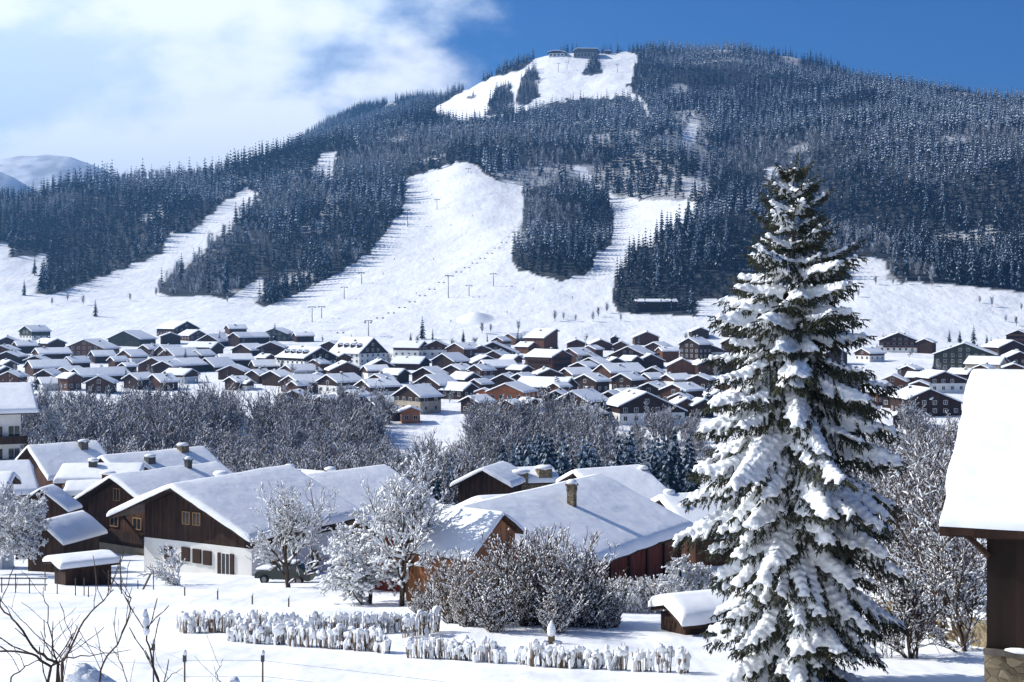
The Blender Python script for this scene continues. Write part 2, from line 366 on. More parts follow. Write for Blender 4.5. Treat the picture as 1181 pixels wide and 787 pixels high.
def is_isle(px, py):
    o = np.zeros(np.shape(px), bool)
    for p in ISLE: o |= inpoly(px, py, p)
    return o
THIN = [(566,200),(640,190),(700,190),(800,130),(838,200),(802,236),(712,230),(680,200),(610,218),(590,214)]
def make_ground():
    nu, nr = 640, 760
    t = np.linspace(-1, 1, nu); U = 0.42 * t + 0.85 * np.sign(t) * np.abs(t) ** 5
    yy_ = np.concatenate([np.linspace(-40, 20, 30), 20 * (45.0 ** np.linspace(0, 1, 340)[1:]), np.linspace(900, 3050, 420)[1:], 3050 * (3.0 ** np.linspace(0, 1, nr - 30 - 339 - 339)[1:])])
    nr = len(yy_)
    Yg, Ug = np.meshgrid(yy_, U, indexing='ij')
    Xg = Ug * (np.maximum(Yg, 0) + 45)
    Zg = HT(Xg, Yg)
    V = np.stack([Xg, Yg, Zg], -1).reshape(-1, 3)
    idx = np.arange(nr * nu).reshape(nr, nu)
    Fq = np.stack([idx[:-1, :-1], idx[:-1, 1:], idx[1:, 1:], idx[1:, :-1]], -1).reshape(-1, 4)
    g = mat('snow_ground', (0.84, 0.86, 0.88), 0.7, 0.2)
    b = g.node_tree.nodes['Principled BSDF']
    # undergrowth, plus tree shade painted into the snow colour (attribute set where trees stand)
    at = N(g, 'ShaderNodeAttribute', attribute_name='undergrowth_shade')
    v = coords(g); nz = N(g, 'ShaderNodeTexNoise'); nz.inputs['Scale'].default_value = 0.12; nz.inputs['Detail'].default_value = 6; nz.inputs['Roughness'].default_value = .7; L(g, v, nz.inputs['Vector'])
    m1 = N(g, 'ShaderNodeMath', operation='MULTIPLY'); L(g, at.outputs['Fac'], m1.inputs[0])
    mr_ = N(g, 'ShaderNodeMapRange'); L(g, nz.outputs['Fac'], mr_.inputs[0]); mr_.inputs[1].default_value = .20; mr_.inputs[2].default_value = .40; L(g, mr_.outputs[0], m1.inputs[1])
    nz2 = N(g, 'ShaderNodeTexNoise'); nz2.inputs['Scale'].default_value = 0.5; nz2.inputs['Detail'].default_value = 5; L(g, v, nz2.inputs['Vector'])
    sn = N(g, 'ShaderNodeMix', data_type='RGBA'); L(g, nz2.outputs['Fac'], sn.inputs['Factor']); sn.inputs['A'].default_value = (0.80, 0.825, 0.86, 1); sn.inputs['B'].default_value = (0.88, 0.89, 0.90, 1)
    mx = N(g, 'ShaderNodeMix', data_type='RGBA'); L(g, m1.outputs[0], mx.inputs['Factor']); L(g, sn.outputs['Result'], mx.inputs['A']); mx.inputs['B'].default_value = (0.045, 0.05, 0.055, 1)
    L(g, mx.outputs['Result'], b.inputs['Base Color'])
    bump(g, [(0.03, 4, 4.0, (1, 1, 1)), (0.16, 3, .4, (1, .6, 1)), (0.30, 3, 0.30, (1, .12, 1)), (0.45, 3, 0.12, (1, 1, 1)), (3.0, 3, 0.03, (1, 1, 1))])
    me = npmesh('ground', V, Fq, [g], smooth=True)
    px = Xg / np.maximum(Yg, 1) * F + CX; py = HR - Zg / np.maximum(Yg, 1) * F
    floor_dark = ((Yg > 940) & (Yg < 3200) & ~is_open(px, py)).astype(np.float32)
    floor_dark *= 1 - .75 * (is_open(px, py - 7) & (py > 160)); floor_dark[inpoly(px, py, THIN)] *= .55; floor_dark *= 1 - .45 * np.clip((vnoise(Xg / 45, Yg / 45) - .32) * 12, 0, 1)
    global ZMIN; ZMIN = float(Zg.min())
    a = me.attributes.new('undergrowth_shade', 'FLOAT', 'POINT'); a.data.foreach_set('value', floor_dark.ravel())
    o = link('ground', me); tag(o, kind='structure'); return o
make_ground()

def make_far_hills():
    def ridge(name, pts, D, depth, amp, seed):
        m = mat(name + '_snow', (0.6, 0.63, 0.68), 0.9, 0.1); noisecol(m, (0.50, 0.52, 0.56), (0.80, 0.82, 0.86), 0.02, 6, .38, .6)
        pxs = np.linspace(pts[0][0], pts[-1][0], 220); rows = np.interp(pxs, [p[0] for p in pts], [p[1] for p in pts])
        ts = np.linspace(-1, 1, 50); V = []
        for i, t in enumerate(ts):
            y = D + t * depth; x = (pxs - CX) / F * D
            zc = (HR - rows) / F * D
            z = zc * (1 - abs(t) ** 1.2) + amp * fbm(x / 700 + seed, np.full_like(x, y) / 700, 5) * (1 - abs(t) * .6) - 60 * abs(t)
            V.append(np.stack([x, np.full_like(x, y), z], -1))
        V = np.concatenate(V); idx = np.arange(50 * 220).reshape(50, 220)
        Fq = np.stack([idx[:-1, :-1], idx[:-1, 1:], idx[1:, 1:], idx[1:, :-1]], -1).reshape(-1, 4)
        o = link(name, npmesh(name, V, Fq, [m], smooth=True)); tag(o, kind='structure')
    ridge('far_mountain', [(-500,190),(-200,168),(0,186),(30,182),(58,180),(85,182),(105,190),(125,199),(200,230),(330,300)], 4150, 800, 55, 2)
    ridge('far_hills', [(-500,215),(-120,185),(-20,192),(14,205),(45,222),(120,260),(260,320)], 3000, 400, 30, 9)
make_far_hills()

# ------------------------------------------------------------------ tree meshes
def conifer_mesh(name, seed, tiers, spikes, h=1.0, snow=.5, mats=None):
    """unit-height conifer: trunk plus tiers of drooping boughs, the inner and upper parts dusted or laden with snow"""
    r = random.Random(seed); V = []; Fc = []; M = []
    def tri(a, b, c, m): n = len(V); V.extend([a, b, c]); Fc.append((n, n + 1, n + 2)); M.append(m)
    w = r.uniform(.11, .16)
    for k in range(4):
        a0 = k * math.pi / 2; a1 = a0 + math.pi / 2
        tri((.014 * math.cos(a0), .014 * math.sin(a0), -.03), (.014 * math.cos(a1), .014 * math.sin(a1), -.03), (0, 0, .95), 2)
    bare = r.uniform(.04, .14)
    for i in range(tiers):
        t = (i + .5) / tiers; z = bare + (.98 - bare) * t; rad = w * (1 - t) ** .8 * r.uniform(.75, 1.2) + .012
        ph = r.uniform(0, 6.28); dr = rad * r.uniform(.7, 1.0)
        for k in range(spikes):
            if r.random() < .08: continue
            a = ph + 2 * math.pi * (k + r.uniform(-.3, .3)) / spikes; L_ = rad * r.uniform(.65, 1.3); da = math.pi / spikes * 1.15
            top = z + .055 * (1 - t * .5); zt = z - dr * r.uniform(.6, 1.1) * .7
            p0 = (0, 0, top); pa = (math.cos(a - da) * L_ * .6, math.sin(a - da) * L_ * .6, z - dr * .42)
            pb = (math.cos(a + da) * L_ * .6, math.sin(a + da) * L_ * .6, z - dr * .42); pt = (math.cos(a) * L_, math.sin(a) * L_, zt)
            pm = (math.cos(a) * L_ * .55, math.sin(a) * L_ * .55, (top + zt) / 2 + .015)
            q = r.random(); sn = snow * (.45 + .95 * t); inner = 1 if q < sn * .55 else (3 if q < sn * 1.5 else 0); outer = 3 if r.random() < sn * .7 else 0
            tri(p0, pa, pm, inner); tri(p0, pm, pb, inner); tri(pa, pt, pm, outer); tri(pm, pt, pb, outer)
    tri((-.008, 0, .93), (.008, 0, .93), (0, 0, 1.0), 0); tri((0, -.008, .93), (0, .008, .93), (0, 0, 1.0), 0)
    V = np.array(V) * h
    return V, np.array(Fc), np.array(M)
CM = [FARNEEDLE, FROST, BARK, DUSTED]
LOW = [conifer_mesh('c', 100 + i, 7, 5, snow=[.02, .08, .18, .32, .5, .68, .85, 1.0][i]) for i in range(8)]
def bare_pts(seed, n=70):
    """unit-height bare broadleaf for the far woods: thin twig blades"""
    r = random.Random(seed); V = []; Fc = []; M = []
    def blade(p, q, w, m):
        p, q = Vector(p), Vector(q); s = Vector((r.uniform(-1, 1), r.uniform(-1, 1), .2)).normalized() * w
        n0 = len(V); V.extend([tuple(p - s), tuple(p + s), tuple(q)]); Fc.append((n0, n0 + 1, n0 + 2)); M.append(m)
    blade((0, 0, 0), (0, 0, .8), .02, 2); blade((0, 0, 0), (.02, 0, .8), .02, 2)
    for i in range(n):
        a = r.uniform(0, 6.28); z = r.uniform(.2, .75); q = r.uniform(.06, .28) * (1 - abs(z - .45)); 
        p = (math.cos(a) * q * .2, math.sin(a) * q * .2, z); e = (math.cos(a) * q, math.sin(a) * q, min(1, z + r.uniform(.1, .3)))
        blade(p, e, .012, 1 if r.random() < .5 else 0)
    return np.array(V), np.array(Fc), np.array(M)
BLOW = [bare_pts(300 + i) for i in range(5)]
BM = [FARTWIG, FROST, BARK]

def merge(name, pts, tmpl, mats, rs, var=None):
    """many copies of unit templates in one mesh; pts = (x, y, z, height)"""
    Vs, Fs, Ms = [], [], []; base = 0
    if var is None: var = rs.randint(0, len(tmpl), len(pts))
    for k, (V, Fc, M) in enumerate(tmpl):
        q = pts[var == k]
        if not len(q): continue
        a = rs.rand(len(q)) * 6.283; c, s = np.cos(a)[:, None], np.sin(a)[:, None]; wd = (q[:, 3] * rs.uniform(.85, 1.25, len(q)))[:, None]
        X_ = (V[None, :, 0] * c - V[None, :, 1] * s) * wd + q[:, 0:1]; Y_ = (V[None, :, 0] * s + V[None, :, 1] * c) * wd + q[:, 1:2]
        Z_ = V[None, :, 2] * q[:, 3:4] + q[:, 2:3]
        Vs.append(np.stack([X_, Y_, Z_], -1).reshape(-1, 3)); n = len(V)
        Fs.append((Fc[None] + (np.arange(len(q)) * n)[:, None, None]).reshape(-1, 3) + base); Ms.append(np.tile(M, len(q))); base += n * len(q)
    return npmesh(name, np.concatenate(Vs), np.concatenate(Fs), mats, np.concatenate(Ms))

def region(px, py, y):
    if y > 1840 and py < 135: return 'on the summit ridge'
    if px < 195: return 'in the wood above the western meadows'
    if px < 480: return 'in the wood between the meadow lane and the wide ski run'
    if py > 215 and px < 712: return 'in the island wood beside the wide ski run'
    if px < 720: return 'in the wood under the summit snowfield'
    if py > 300 or px < 980: return 'in the lower edge of the big eastern forest'
    return 'on the steep eastern spur of the forest'
def make_forest():
    rs = np.random.RandomState(11); sp = 8.0
    gx, gy = np.meshgrid(np.arange(-1000, 1000, sp), np.arange(945, 3050, sp))
    x = gx.ravel() + rs.uniform(-.48, .48, gx.size) * sp; y = gy.ravel() + rs.uniform(-.48, .48, gx.size) * sp
    u = x / y; k = np.abs(u) < .43; x, y, u = x[k], y[k], u[k]
    z = HT(x, y); px = u * F + CX; py = HR - z / y * F
    o = is_open(px, py)
    # sparse belts of bare trees
    thin = inpoly(px, py, THIN)
    keep = ~o & ~(thin & (rs.rand(len(x)) < .30)) & ~((vnoise(x / 45, y / 45) > .36) & (rs.rand(len(x)) < .6))
    # visibility against the terrain in front (with room for the crowns)
    ub = np.linspace(-.45, .45, 400); yb = np.arange(900, 3060, 10.); U2, Y2 = np.meshgrid(ub, yb, indexing='ij')
    R2 = HR - HT(U2 * Y2, Y2) / Y2 * F; RM = np.minimum.accumulate(R2, axis=1)
    iu = np.clip(((u + .45) / .9 * 399).astype(int), 0, 399); iy = np.clip(((y - 900) / 10).astype(int) - 2, 0, len(yb) - 1)
    keep &= (py < RM[iu, iy] + 26)
    x, y, z, px, py = x[keep], y[keep], z[keep], px[keep], py[keep]
    bn = fbm(x / 130 + 5, y / 130 + 9, 3)
    zone = (bn > .12) & (py > 150)
    zone |= (inpoly(px, py, [(176,340),(190,300),(215,268),(290,222),(330,230),(300,300),(270,346)]) & (bn > -.25))
    zone |= inpoly(px, py, [(690,350),(720,300),(712,232),(760,180),(800,130),(830,210),(800,236),(840,300),(800,366),(700,366)]) & (bn > -.12)
    zone |= inpoly(px, py, [(560,215),(600,180),(690,180),(700,225),(610,222)]) & (bn > -.3)
    bare = zone & (rs.rand(len(x)) < .75)
    h = np.where(bare, rs.uniform(9, 15, len(x)), rs.uniform(13, 23, len(x)) * (1 + .7 * vnoise(x / 38, y / 38)))
    h *= np.where(y > 1850, .82, 1.0)
    hp = h / y * F; shf = rs.uniform(.15, .6, len(x))
    ok = ~(is_open(px, py - hp * shf) & ~is_isle(px, py)) | (y > 2600) & (rs.rand(len(x)) < .3)
    ok |= (py < 150) & (px > 500) & (px < 745) & (y < 1860) & ~is_open(px, py - hp * .3)
    x, y, z, px, py, h, bare = x[ok], y[ok], z[ok], px[ok], py[ok], h[ok], bare[ok]
    pts = np.stack([x, y, z - .3, h], -1)
    print('forest', len(x), bare.sum())
    app = h / y
    frosty = np.clip(np.round(3.0 + 10 * fbm(x / 140 + 31, y / 80 + 7, 3) + (z - 150) / 110 + rs.uniform(-1.3, 1.3, len(x))), 0, 7).astype(int)
    vis = (py < RM[np.clip(((x / y + .45) / .9 * 399).astype(int), 0, 399), np.clip(((y - 900) / 10).astype(int) - 1, 0, len(yb) - 1)] + 2)
    inf = vis & (px > 2) & (px < 1178) & ~((px > 840) & (px < 1000) & (py > 250))
    ci = np.nonzero(~bare & inf)[0]; ci = ci[np.argsort(-app[ci])][:215]
    bi = np.nonzero(bare & inf)[0]; bi = bi[np.argsort(-app[bi])][:70]
    hi = [conifer_mesh('c', 500 + i, 12, 7, snow=.25 + .12 * (i % 4)) for i in range(5)]
    him = [npmesh('tall_conifer', *a[:2], CM, a[2]) for a in hi]
    for i in ci:
        o = link('conifer_tree', him[rnd.randrange(5)]); o.location = (x[i], y[i], z[i] - .2); o.rotation_euler.z = rnd.uniform(0, 6.28)
        s = h[i]; wv = rnd.uniform(.9, 1.2); o.scale = (s * wv, s * wv, s); g = region(px[i], py[i], y[i])
        tag(o, 'dark snow-dusted spruce standing ' + g, 'tree', 'spruces ' + g)
    bim = [npmesh('bare_tree', *bare_pts(700 + i, 200), [FARTWIG, FROST, BARK]) for i in range(0)]
    bb = []
    for q in range(4):
        V, Fc, M = bare_pts(700 + q, 190); bb.append(npmesh('bare_tree', V, Fc, BM, M))
    for i in bi:
        o = link('bare_tree', bb[rnd.randrange(4)]); o.location = (x[i], y[i], z[i] - .2); o.rotation_euler.z = rnd.uniform(0, 6.28); s = h[i]; o.scale = (s, s, s)
        g = region(px[i], py[i], y[i]); tag(o, 'frosted leafless tree standing ' + g, 'tree', 'bare trees ' + g)
    mk = np.ones(len(x), bool); mk[ci] = False; mk[bi] = False
    o = link('conifer_forest', merge('conifer_forest', pts[mk & ~bare], LOW, CM, rs, frosty[mk & ~bare])); tag(o, 'dense snow-dusted spruce forest covering the mountainside', 'forest', kind='stuff')
    o = link('bare_woodland', merge('bare_woodland', pts[mk & bare], BLOW, BM, rs)); tag(o, 'frosted leafless woodland mixed into the mountain forest', 'woodland', kind='stuff')
    return him, bb
HICON, FARBARE = make_forest()
# ------------------------------------------------------------------ buildings
def rot2(x, y, a): c, s = math.cos(a), math.sin(a); return (x * c - y * s, x * s + y * c)
_win = {}
def window_mesh(w, h, frame, shut, glass=None):
    k = (round(w, 1), round(h, 1), frame.name, shut.name if shut else '')
    if k in _win: return _win[k]
    m = MB(); t = .07 * max(w, .8)
    m.box(-w/2, w/2, -.05, .02, 0, h, 0)                         # pane
    for (a, b, c, d) in ((-w/2 - t, -w/2, -t, h + t), (w/2, w/2 + t, -t, h + t)): m.box(a, b, -.09, .02, c, d, 1)
    m.box(-w/2, w/2, -.09, .02, h, h + t, 1); m.box(-w/2, w/2, -.12, .02, -t, 0, 1); m.box(-.03, .03, -.075, .0, 0, h, 1)
    ms = [GLASS, frame]
    if shut:
        ms.append(shut); m.box(-w/2 - t - w * .5, -w/2 - t - .01, -.10, .02, -t/2, h + t/2, 2); m.box(w/2 + t + .01, w/2 + t + w * .5, -.10, .02, -t/2, h + t/2, 2)
    _win[k] = m.mesh('window', ms); return _win[k]
def add_window(parent, x, y, z, face, w=.9, h=1.1, frame=WHITEFR, shut=None, name='window'):
    o = link(name, window_mesh(w, h, frame, shut), parent, (x, y, z)); o.rotation_euler.z = {'f': 0, 'r': math.pi/2, 'l': -math.pi/2, 'b': math.pi}[face]; return o

def snow_roof(x0, x1, xr, y0, y1, za, kl, kr, t, nx, ny, seed, lump=.0, rnd_edge=.35):
    """thick rounded snow blanket over a gable roof whose ridge is at x = xr; kl, kr: fall per metre on each side"""
    r = np.random.RandomState(seed)
    e = rnd_edge
    def axis(a, b, n, extra=()):
        base = list(np.linspace(a + e, b - e, n)) + [a, a + e * .25, a + e * .6, b - e * .6, b - e * .25, b] + list(extra)
        return np.array(sorted(set(np.round(base, 4))))
    xs = axis(x0, x1, nx, (xr, xr - .25, xr + .25) if x0 < xr - .5 and x1 > xr + .5 else ()); ys = axis(y0, y1, ny)
    Xg, Yg = np.meshgrid(xs, ys, indexing='ij')
    def edge(v, a, b):
        d = np.minimum(v - a, b - v); d = np.clip(d / e, 0, 1); return np.sqrt(np.clip(1 - (1 - d) ** 2, 0, 1))
    roof = za - np.where(Xg < xr, (xr - Xg) * kl, (Xg - xr) * kr)
    th = t * (.45 + .55 * np.minimum(edge(Xg, x0, x1), edge(Yg, y0, y1)))
    soft = np.exp(-((Xg - xr) / .5) ** 2) * (kl + kr) * .12 if nx > 6 else 0
    Zg = roof + th - soft + lump * fbm(Xg / 3.4 + seed, Yg / 3.4, 2) + lump * .10 * fbm(Xg / .8 + seed, Yg / .8 + 3, 2)
    n0, n1 = Xg.shape
    if nx > 6:       # the lips of the blanket wander in and out
        ex = 1 - edge(Xg, x0, x1); ey = 1 - edge(Yg, y0, y1)
        Xg = Xg + ex * min(.22, t * .4) * fbm(Yg / 1.3 + seed, Yg / 5, 2) * np.sign(Xg - xr); Yg = Yg + ey * min(.18, t * .35) * fbm(Xg / 1.1 + seed, Xg / 5 + 3, 2)
        Zg = Zg + ex * t * .35 * fbm(Yg / 1.7 + 9, Yg / 7, 2)
    jx = (edge(Xg, x0, x1) < .05) * 1.0
    V = np.stack([Xg, Yg, Zg], -1).reshape(-1, 3); idx = np.arange(n0 * n1).reshape(n0, n1)
    Fq = np.stack([idx[:-1, :-1], idx[1:, :-1], idx[1:, 1:], idx[:-1, 1:]], -1).reshape(-1, 4).tolist()
    ring = list(idx[:, 0]) + list(idx[-1, 1:]) + list(idx[-2::-1, -1]) + list(idx[0, -2:0:-1])
    VB = V[ring].copy(); VB[:, 2] = (roof.reshape(-1)[ring]) + .003
    base = len(V); V = np.concatenate([V, VB]); n = len(ring)
    for i in range(n): Fq.append([ring[i], base + i, base + (i + 1) % n, ring[(i + 1) % n]])
    return V, Fq

def chalet(name, label, cat, org, yaw, wl, wr, Ln, zap, kl, kr, wall_lo, wall_hi, split, group=None, ov=(.9, .9, 1.2, .8), snow=.45, seed=0,
           wins=(), chim=(), balc=(), nx=8, ny=8, lump=.05, roof_m=W_DARK, lip=True, frame=WHITEFR, sink=2.0, gable_extra=None):
    """org = ground point under the middle of the front gable; local x across the gable, y along the ridge going back.
    wl/wr = wall distances left/right of the ridge; zap = ridge height; kl/kr = roof fall per metre"""
    if lip: s_, c_ = rot2(0, ov[2], yaw); org = (org[0] + s_, org[1] + c_, org[2]); zap = zap - snow * .8
    root = empty(name, org, yaw, label, cat, group)
    zl, zr = zap - wl * kl, zap - wr * kr; g = .22
    W = MB()
    lo = MB()
    if split > 0:
        lo.box(-wl - .04, wr + .04, -.04, Ln + .04, -sink, split); lo.build('ground_floor_wall', wall_lo, root)
    W.prism([(-wl, split if split > 0 else -sink), (wr, split if split > 0 else -sink), (wr, zr - g), (0, zap - g), (-wl, zl - g)], 0, Ln)
    W.build('wall', wall_hi, root)
    ol, orr, of, ob = ov
    R = MB(); x0, x1 = -wl - ol, wr + orr
    for (xa, k, sgn) in ((x0, kl, -1), (x1, kr, 1)):
        za = zap - abs(xa) * k
        R.prism([(xa, za - g + .06), (0, zap - g + .06), (0, zap), (xa, za)], -of, Ln + ob)
    rf = R.build('roof', roof_m, root)
    V, Fq = snow_roof(x0 - .05, x1 + .05, 0, -of - .06, Ln + ob + .06, zap + .004, kl, kr, snow, nx, ny, seed, lump, min(.4, max(.12, snow * .8)))
    me = bpy.data.meshes.new('roof_snow'); me.from_pydata(V.tolist(), [], Fq); me.materials.append(SNOW)
    me.polygons.foreach_set('use_smooth', [True] * len(Fq)); me.update(); link('roof_snow', me, rf)
    for c in chim:     # (x, y, size, height, material, cap)
        cx, cy, cs, ch, cm = c[:5]; zz = zap - abs(cx) * (kl if cx < 0 else kr)
        M_ = MB(); M_.box(cx - cs/2, cx + cs/2, cy - cs/2, cy + cs/2, zz - .3, zz + ch)
        co = M_.build('chimney', cm, rf)
        K = MB(); K.blob((cx, cy, zz + ch + .12), cs * .75, cs * .75, .28, seed=int(cx * 10 + cy)); so_ = K.build('chimney_snow', SNOWC, rf, True)
        if ch > 1.2:
            K = MB(); K.box(cx - cs*.68, cx + cs*.68, cy - cs*.68, cy + cs*.68, zz + ch - .05, zz + ch + .08)
            for sx in (-1, 1):
                for sy in (-1, 1): K.box(cx + sx*cs*.42 - .07, cx + sx*cs*.42 + .07, cy + sy*cs*.42 - .07, cy + sy*cs*.42 + .07, zz + ch - .42, zz + ch - .05)
            K.build('chimney_cap', cm, rf)
    for w in wins:     # (face, u, z, w, h[, frame, shutter])
        f, u, z, ww, hh = w[:5]; fr = w[5] if len(w) > 5 else frame; sh = w[6] if len(w) > 6 else None
        lowf = .045 if split > 0 and z < split else .005
        if f == 'f': add_window(root, u, -lowf, z, 'f', ww, hh, fr, sh)
        elif f == 'r': add_window(root, wr + lowf, u, z, 'r', ww, hh, fr, sh)
        elif f == 'l': add_window(root, -wl - lowf, u, z, 'l', ww, hh, fr, sh)
    for b in balc:     # (face, u0, u1, z, depth)
        f, u0, u1, z, dp = b; K = MB()
        if f == 'f':
            K.box(u0, u1, -dp, -.01, z - .15, z); K.box(u0, u1, -dp - .06, -dp, z, z + 1.0)
            K.box(u0, u0 + .06, -dp, -.01, z, z + 1.0); K.box(u1 - .06, u1, -dp, -.01, z, z + 1.0)
        elif f == 'r':
            K.box(wr + .01, wr + dp, u0, u1, z - .15, z); K.box(wr + dp, wr + dp + .06, u0, u1, z, z + 1.0)
        else:
            K.box(-wl - dp, -wl - .01, u0, u1, z - .15, z); K.box(-wl - dp - .06, -wl - dp, u0, u1, z, z + 1.0)
        K.build('balcony', W_DARK if wall_hi is not W_DARK else W_BROWN, root)
    return root

R_ = math.radians
def near_chalets():
    # the big chalet with the white ground floor: ridge runs away to the right
    a = P(196, 557, 116); g = -23.2
    r = chalet('farm_chalet', 'big chalet with dark wood gable over a white ground floor with brown shutters', 'house', (a.x, a.y, g), R_(-30), 4.1, 7.6, 12.8, a.z - g, .41, .44,
           PL_WHITE, W_DARK, 3.4, ov=(2.95, .9, 1.3, 1.4), snow=.55, nx=22, ny=24, lump=.10, seed=3, frame=PALEWOOD, sink=3.5,
           wins=[('f', -1.34, 1.85, .75, .95, SHUTTER), ('f', .59, 1.85, .8, 1.05, SHUTTER), ('f', 1.83, 1.8, .8, 1.05, SHUTTER), ('f', 2.96, 1.75, .8, 1.05, SHUTTER),
                 ('f', 4.95, 1.1, .8, 1.7, WHITEFR, SHUTTER), ('f', .6, 4.9, .7, .95, PALEWOOD), ('f', 1.75, 4.9, .7, .95, PALEWOOD), ('r', 3.0, .8, 1.0, 1.2, PALEWOOD), ('r', 8.0, .8, 1.0, 1.2, PALEWOOD)],
           chim=[(-1.2, 6.2, 1.0, .7, TIN)])
    K = MB(); K.bar((-4.15, -.2, 3.2), (-6.4, -.2, 5.0), .12); K.bar((-4.15, 5, 3.2), (-6.4, 5, 5.0), .12); K.build('roof_strut', W_DARK, r)
    # closed shutters filling three of the small windows
    for u, z, w, h in ((-1.34, 1.85, .75, .95), (.59, 1.85, .8, 1.05), (1.83, 1.8, .8, 1.05), (2.96, 1.75, .8, 1.05)):
        K = MB(); K.box(u - w/2, u + w/2, -.16, -.10, z, z + h); K.build('shutter', SHUTTER, r)
    # its rear wing
    a = P(352, 547, 136); g = -27
    chalet('rear_wing', 'low wing with a shaded blue-white roof behind the big white-walled chalet', 'house', (a.x, a.y, g), R_(-40), 5, 7.6, 9, a.z - g, .38, .42, PL_WHITE, W_DARK, 2.4,
           ov=(1, 1, 1.0, 1), snow=.5, nx=12, ny=10, lump=.08, seed=4, sink=3)
    a = P(419, 546, 152); g = -29.5
    chalet('brown_chalet', 'brown gabled chalet peeping out behind the wing of the white-walled chalet', 'house', (a.x, a.y, g), R_(62), 4.4, 4.6, 10.5, a.z - g, .42, .45, PL_BEIGE, W_BROWN, 2.6,
           ov=(1, 1, 1.2, 1), snow=.5, nx=10, ny=10, lump=.06, seed=5, wins=[('f', -.8, 4.2, .9, 1.2), ('f', 1.2, 4.2, .9, 1.2)], chim=[(-.9, 2.5, .9, 1.0, STONE), (-.9, 8, .9, 1.0, STONE)])
    # brown chalet with pale window frames
    a = P(127, 547, 150); g = -28.6
    chalet('wooden_chalet', 'brown wooden chalet with pale framed windows just left behind the white-walled chalet', 'house', (a.x, a.y, g), R_(-35), 5.4, 5.2, 13, a.z - g, .49, .46, PL_BEIGE, W_BROWN, 2.6,
           ov=(1.6, 1.1, 1.4, 1), snow=.5, nx=14, ny=14, lump=.09, seed=6, frame=PALEWOOD,
           wins=[('f', -.6, 7.4, .9, 1.2), ('f', 3.0, 6.7, .9, 1.2), ('f', -1.0, 4.6, 1.2, 1.1), ('f', 2.7, 4.6, 1.2, 1.1), ('f', 3.5, .9, 1.2, 1.0), ('f', -2.6, .9, 1.0, 1.0)],
           balc=[('f', -4.2, 4.8, 3.3, 1.1)], chim=[(.6, 9, .6, 1.3, TIN)])
    a = P(116, 525, 185); g = -31.5
    chalet('twin_chimney_chalet', 'brown chalet whose long snowy roof carries two stubby chimneys, behind the wooden one', 'house', (a.x, a.y, g), R_(-42), 5.2, 5.4, 14, a.z - g, .48, .50, PL_BEIGE, W_BROWN, 2.5,
           ov=(1.6, 1.2, 1.3, 1), snow=.5, nx=12, ny=14, lump=.08, seed=7, wins=[('f', 0, 6.5, 1.0, 1.2)], chim=[(2.6, 4.5, 1.1, 1.2, TIN), (.8, 11, 1.2, 1.2, STONE)])
    a = P(31, 513, 190); g = -32.5
    chalet('gabled_chalet', 'brown chalet with a broad snow roof and one chimney right of the balconied block', 'house', (a.x, a.y, g), R_(-48), 4.8, 5.6, 8, a.z - g, .58, .56, PL_BEIGE, W_BROWN, 2.8,
           ov=(1.4, 1.2, 1.3, .8), snow=.5, nx=12, ny=12, lump=.08, seed=8, wins=[('f', -.5, 6.2, 1.0, 1.2), ('f', 1.5, 4.0, 1, 1.2)], chim=[(1.6, 6.0, 1.0, 1.3, TIN)])
    a = P(72, 535, 168); g = -28.5
    chalet('beige_bungalow', 'low beige bungalow with a flat snow roof and one dark chimney', 'house', (a.x, a.y, g), R_(-84), 5.0, 4.0, 8.0, a.z - g, .22, .26, PL_BEIGE, PL_BEIGE, 2.4,
           ov=(.8, .8, .8, .8), snow=.6, nx=10, ny=10, lump=.1, seed=9, chim=[(1.2, 3, .9, 1.2, TIN)], wins=[('r', 2, .8, 1.4, .9), ('r', 5, .8, 1.4, .9)])
    a = P(86, 560, 155); g = -28.6
    chalet('lean_to', 'low snow-covered outbuilding tucked beside the wooden chalet', 'outbuilding', (a.x - 2.2, a.y + 4, g), R_(-78), 2.4, 2.4, 4.0, a.z - g, .25, .28, PL_BEIGE, W_BROWN, 1.6,
           ov=(.6, .6, .6, .6), snow=.6, nx=8, ny=8, lump=.1, seed=10, chim=[(.2, 4.0, 1.3, 1.2, W_RED)])
    a = P(46, 561, 140); g = -26.5
    chalet('dark_barn', 'dark steep-gabled barn behind the snowy bush and the log hut', 'barn', (a.x, a.y, g), R_(-8), 2.3, 2.4, 1.6, a.z - g, .75, .72, PL_BEIGE, W_DARK, 1.0,
           ov=(.5, .6, .8, .6), snow=.4, nx=8, ny=8, lump=.06, seed=12)
    # log hut with shaded roof
    a = P(45, 599, 116); g = -20.9
    chalet('log_hut', 'open-fronted dark log hut with a thick snow roof shaded blue', 'hut', (a.x, a.y, g), R_(-17), 1.5, 1.9, 5.2, a.z - g, .67, .74, W_DARK, W_DARK, 0,
           ov=(.5, .45, .6, .5), snow=.34, nx=10, ny=10, lump=.04, seed=13)
    a = P(60, 642, 98); g = -19.9
    r = chalet('tool_shed', 'small dark tool shed under a flat slab of snow below the log hut', 'shed', (a.x, a.y, g), R_(-52), .9, 1.2, 3.3, a.z - g, .16, .18, W_DARK, W_DARK, 0,
           ov=(.6, .5, .5, .5), snow=.42, nx=8, ny=8, lump=.04, seed=14)
    # roofs cut by the left edge of the picture
    a = P(-30, 533, 150); g = -27.5
    chalet('edge_house', 'house cut by the picture edge, its snow roof under the balconied block', 'house', (a.x, a.y, g), R_(-62), 3.8, 5.0, 4.2, a.z - g, .40, .46, PL_WHITE, PL_BEIGE, 2.5,
           ov=(.8, .8, .8, .8), snow=.5, nx=10, ny=10, lump=.08, seed=15)
    a = P(-25, 545, 128); g = -24.5
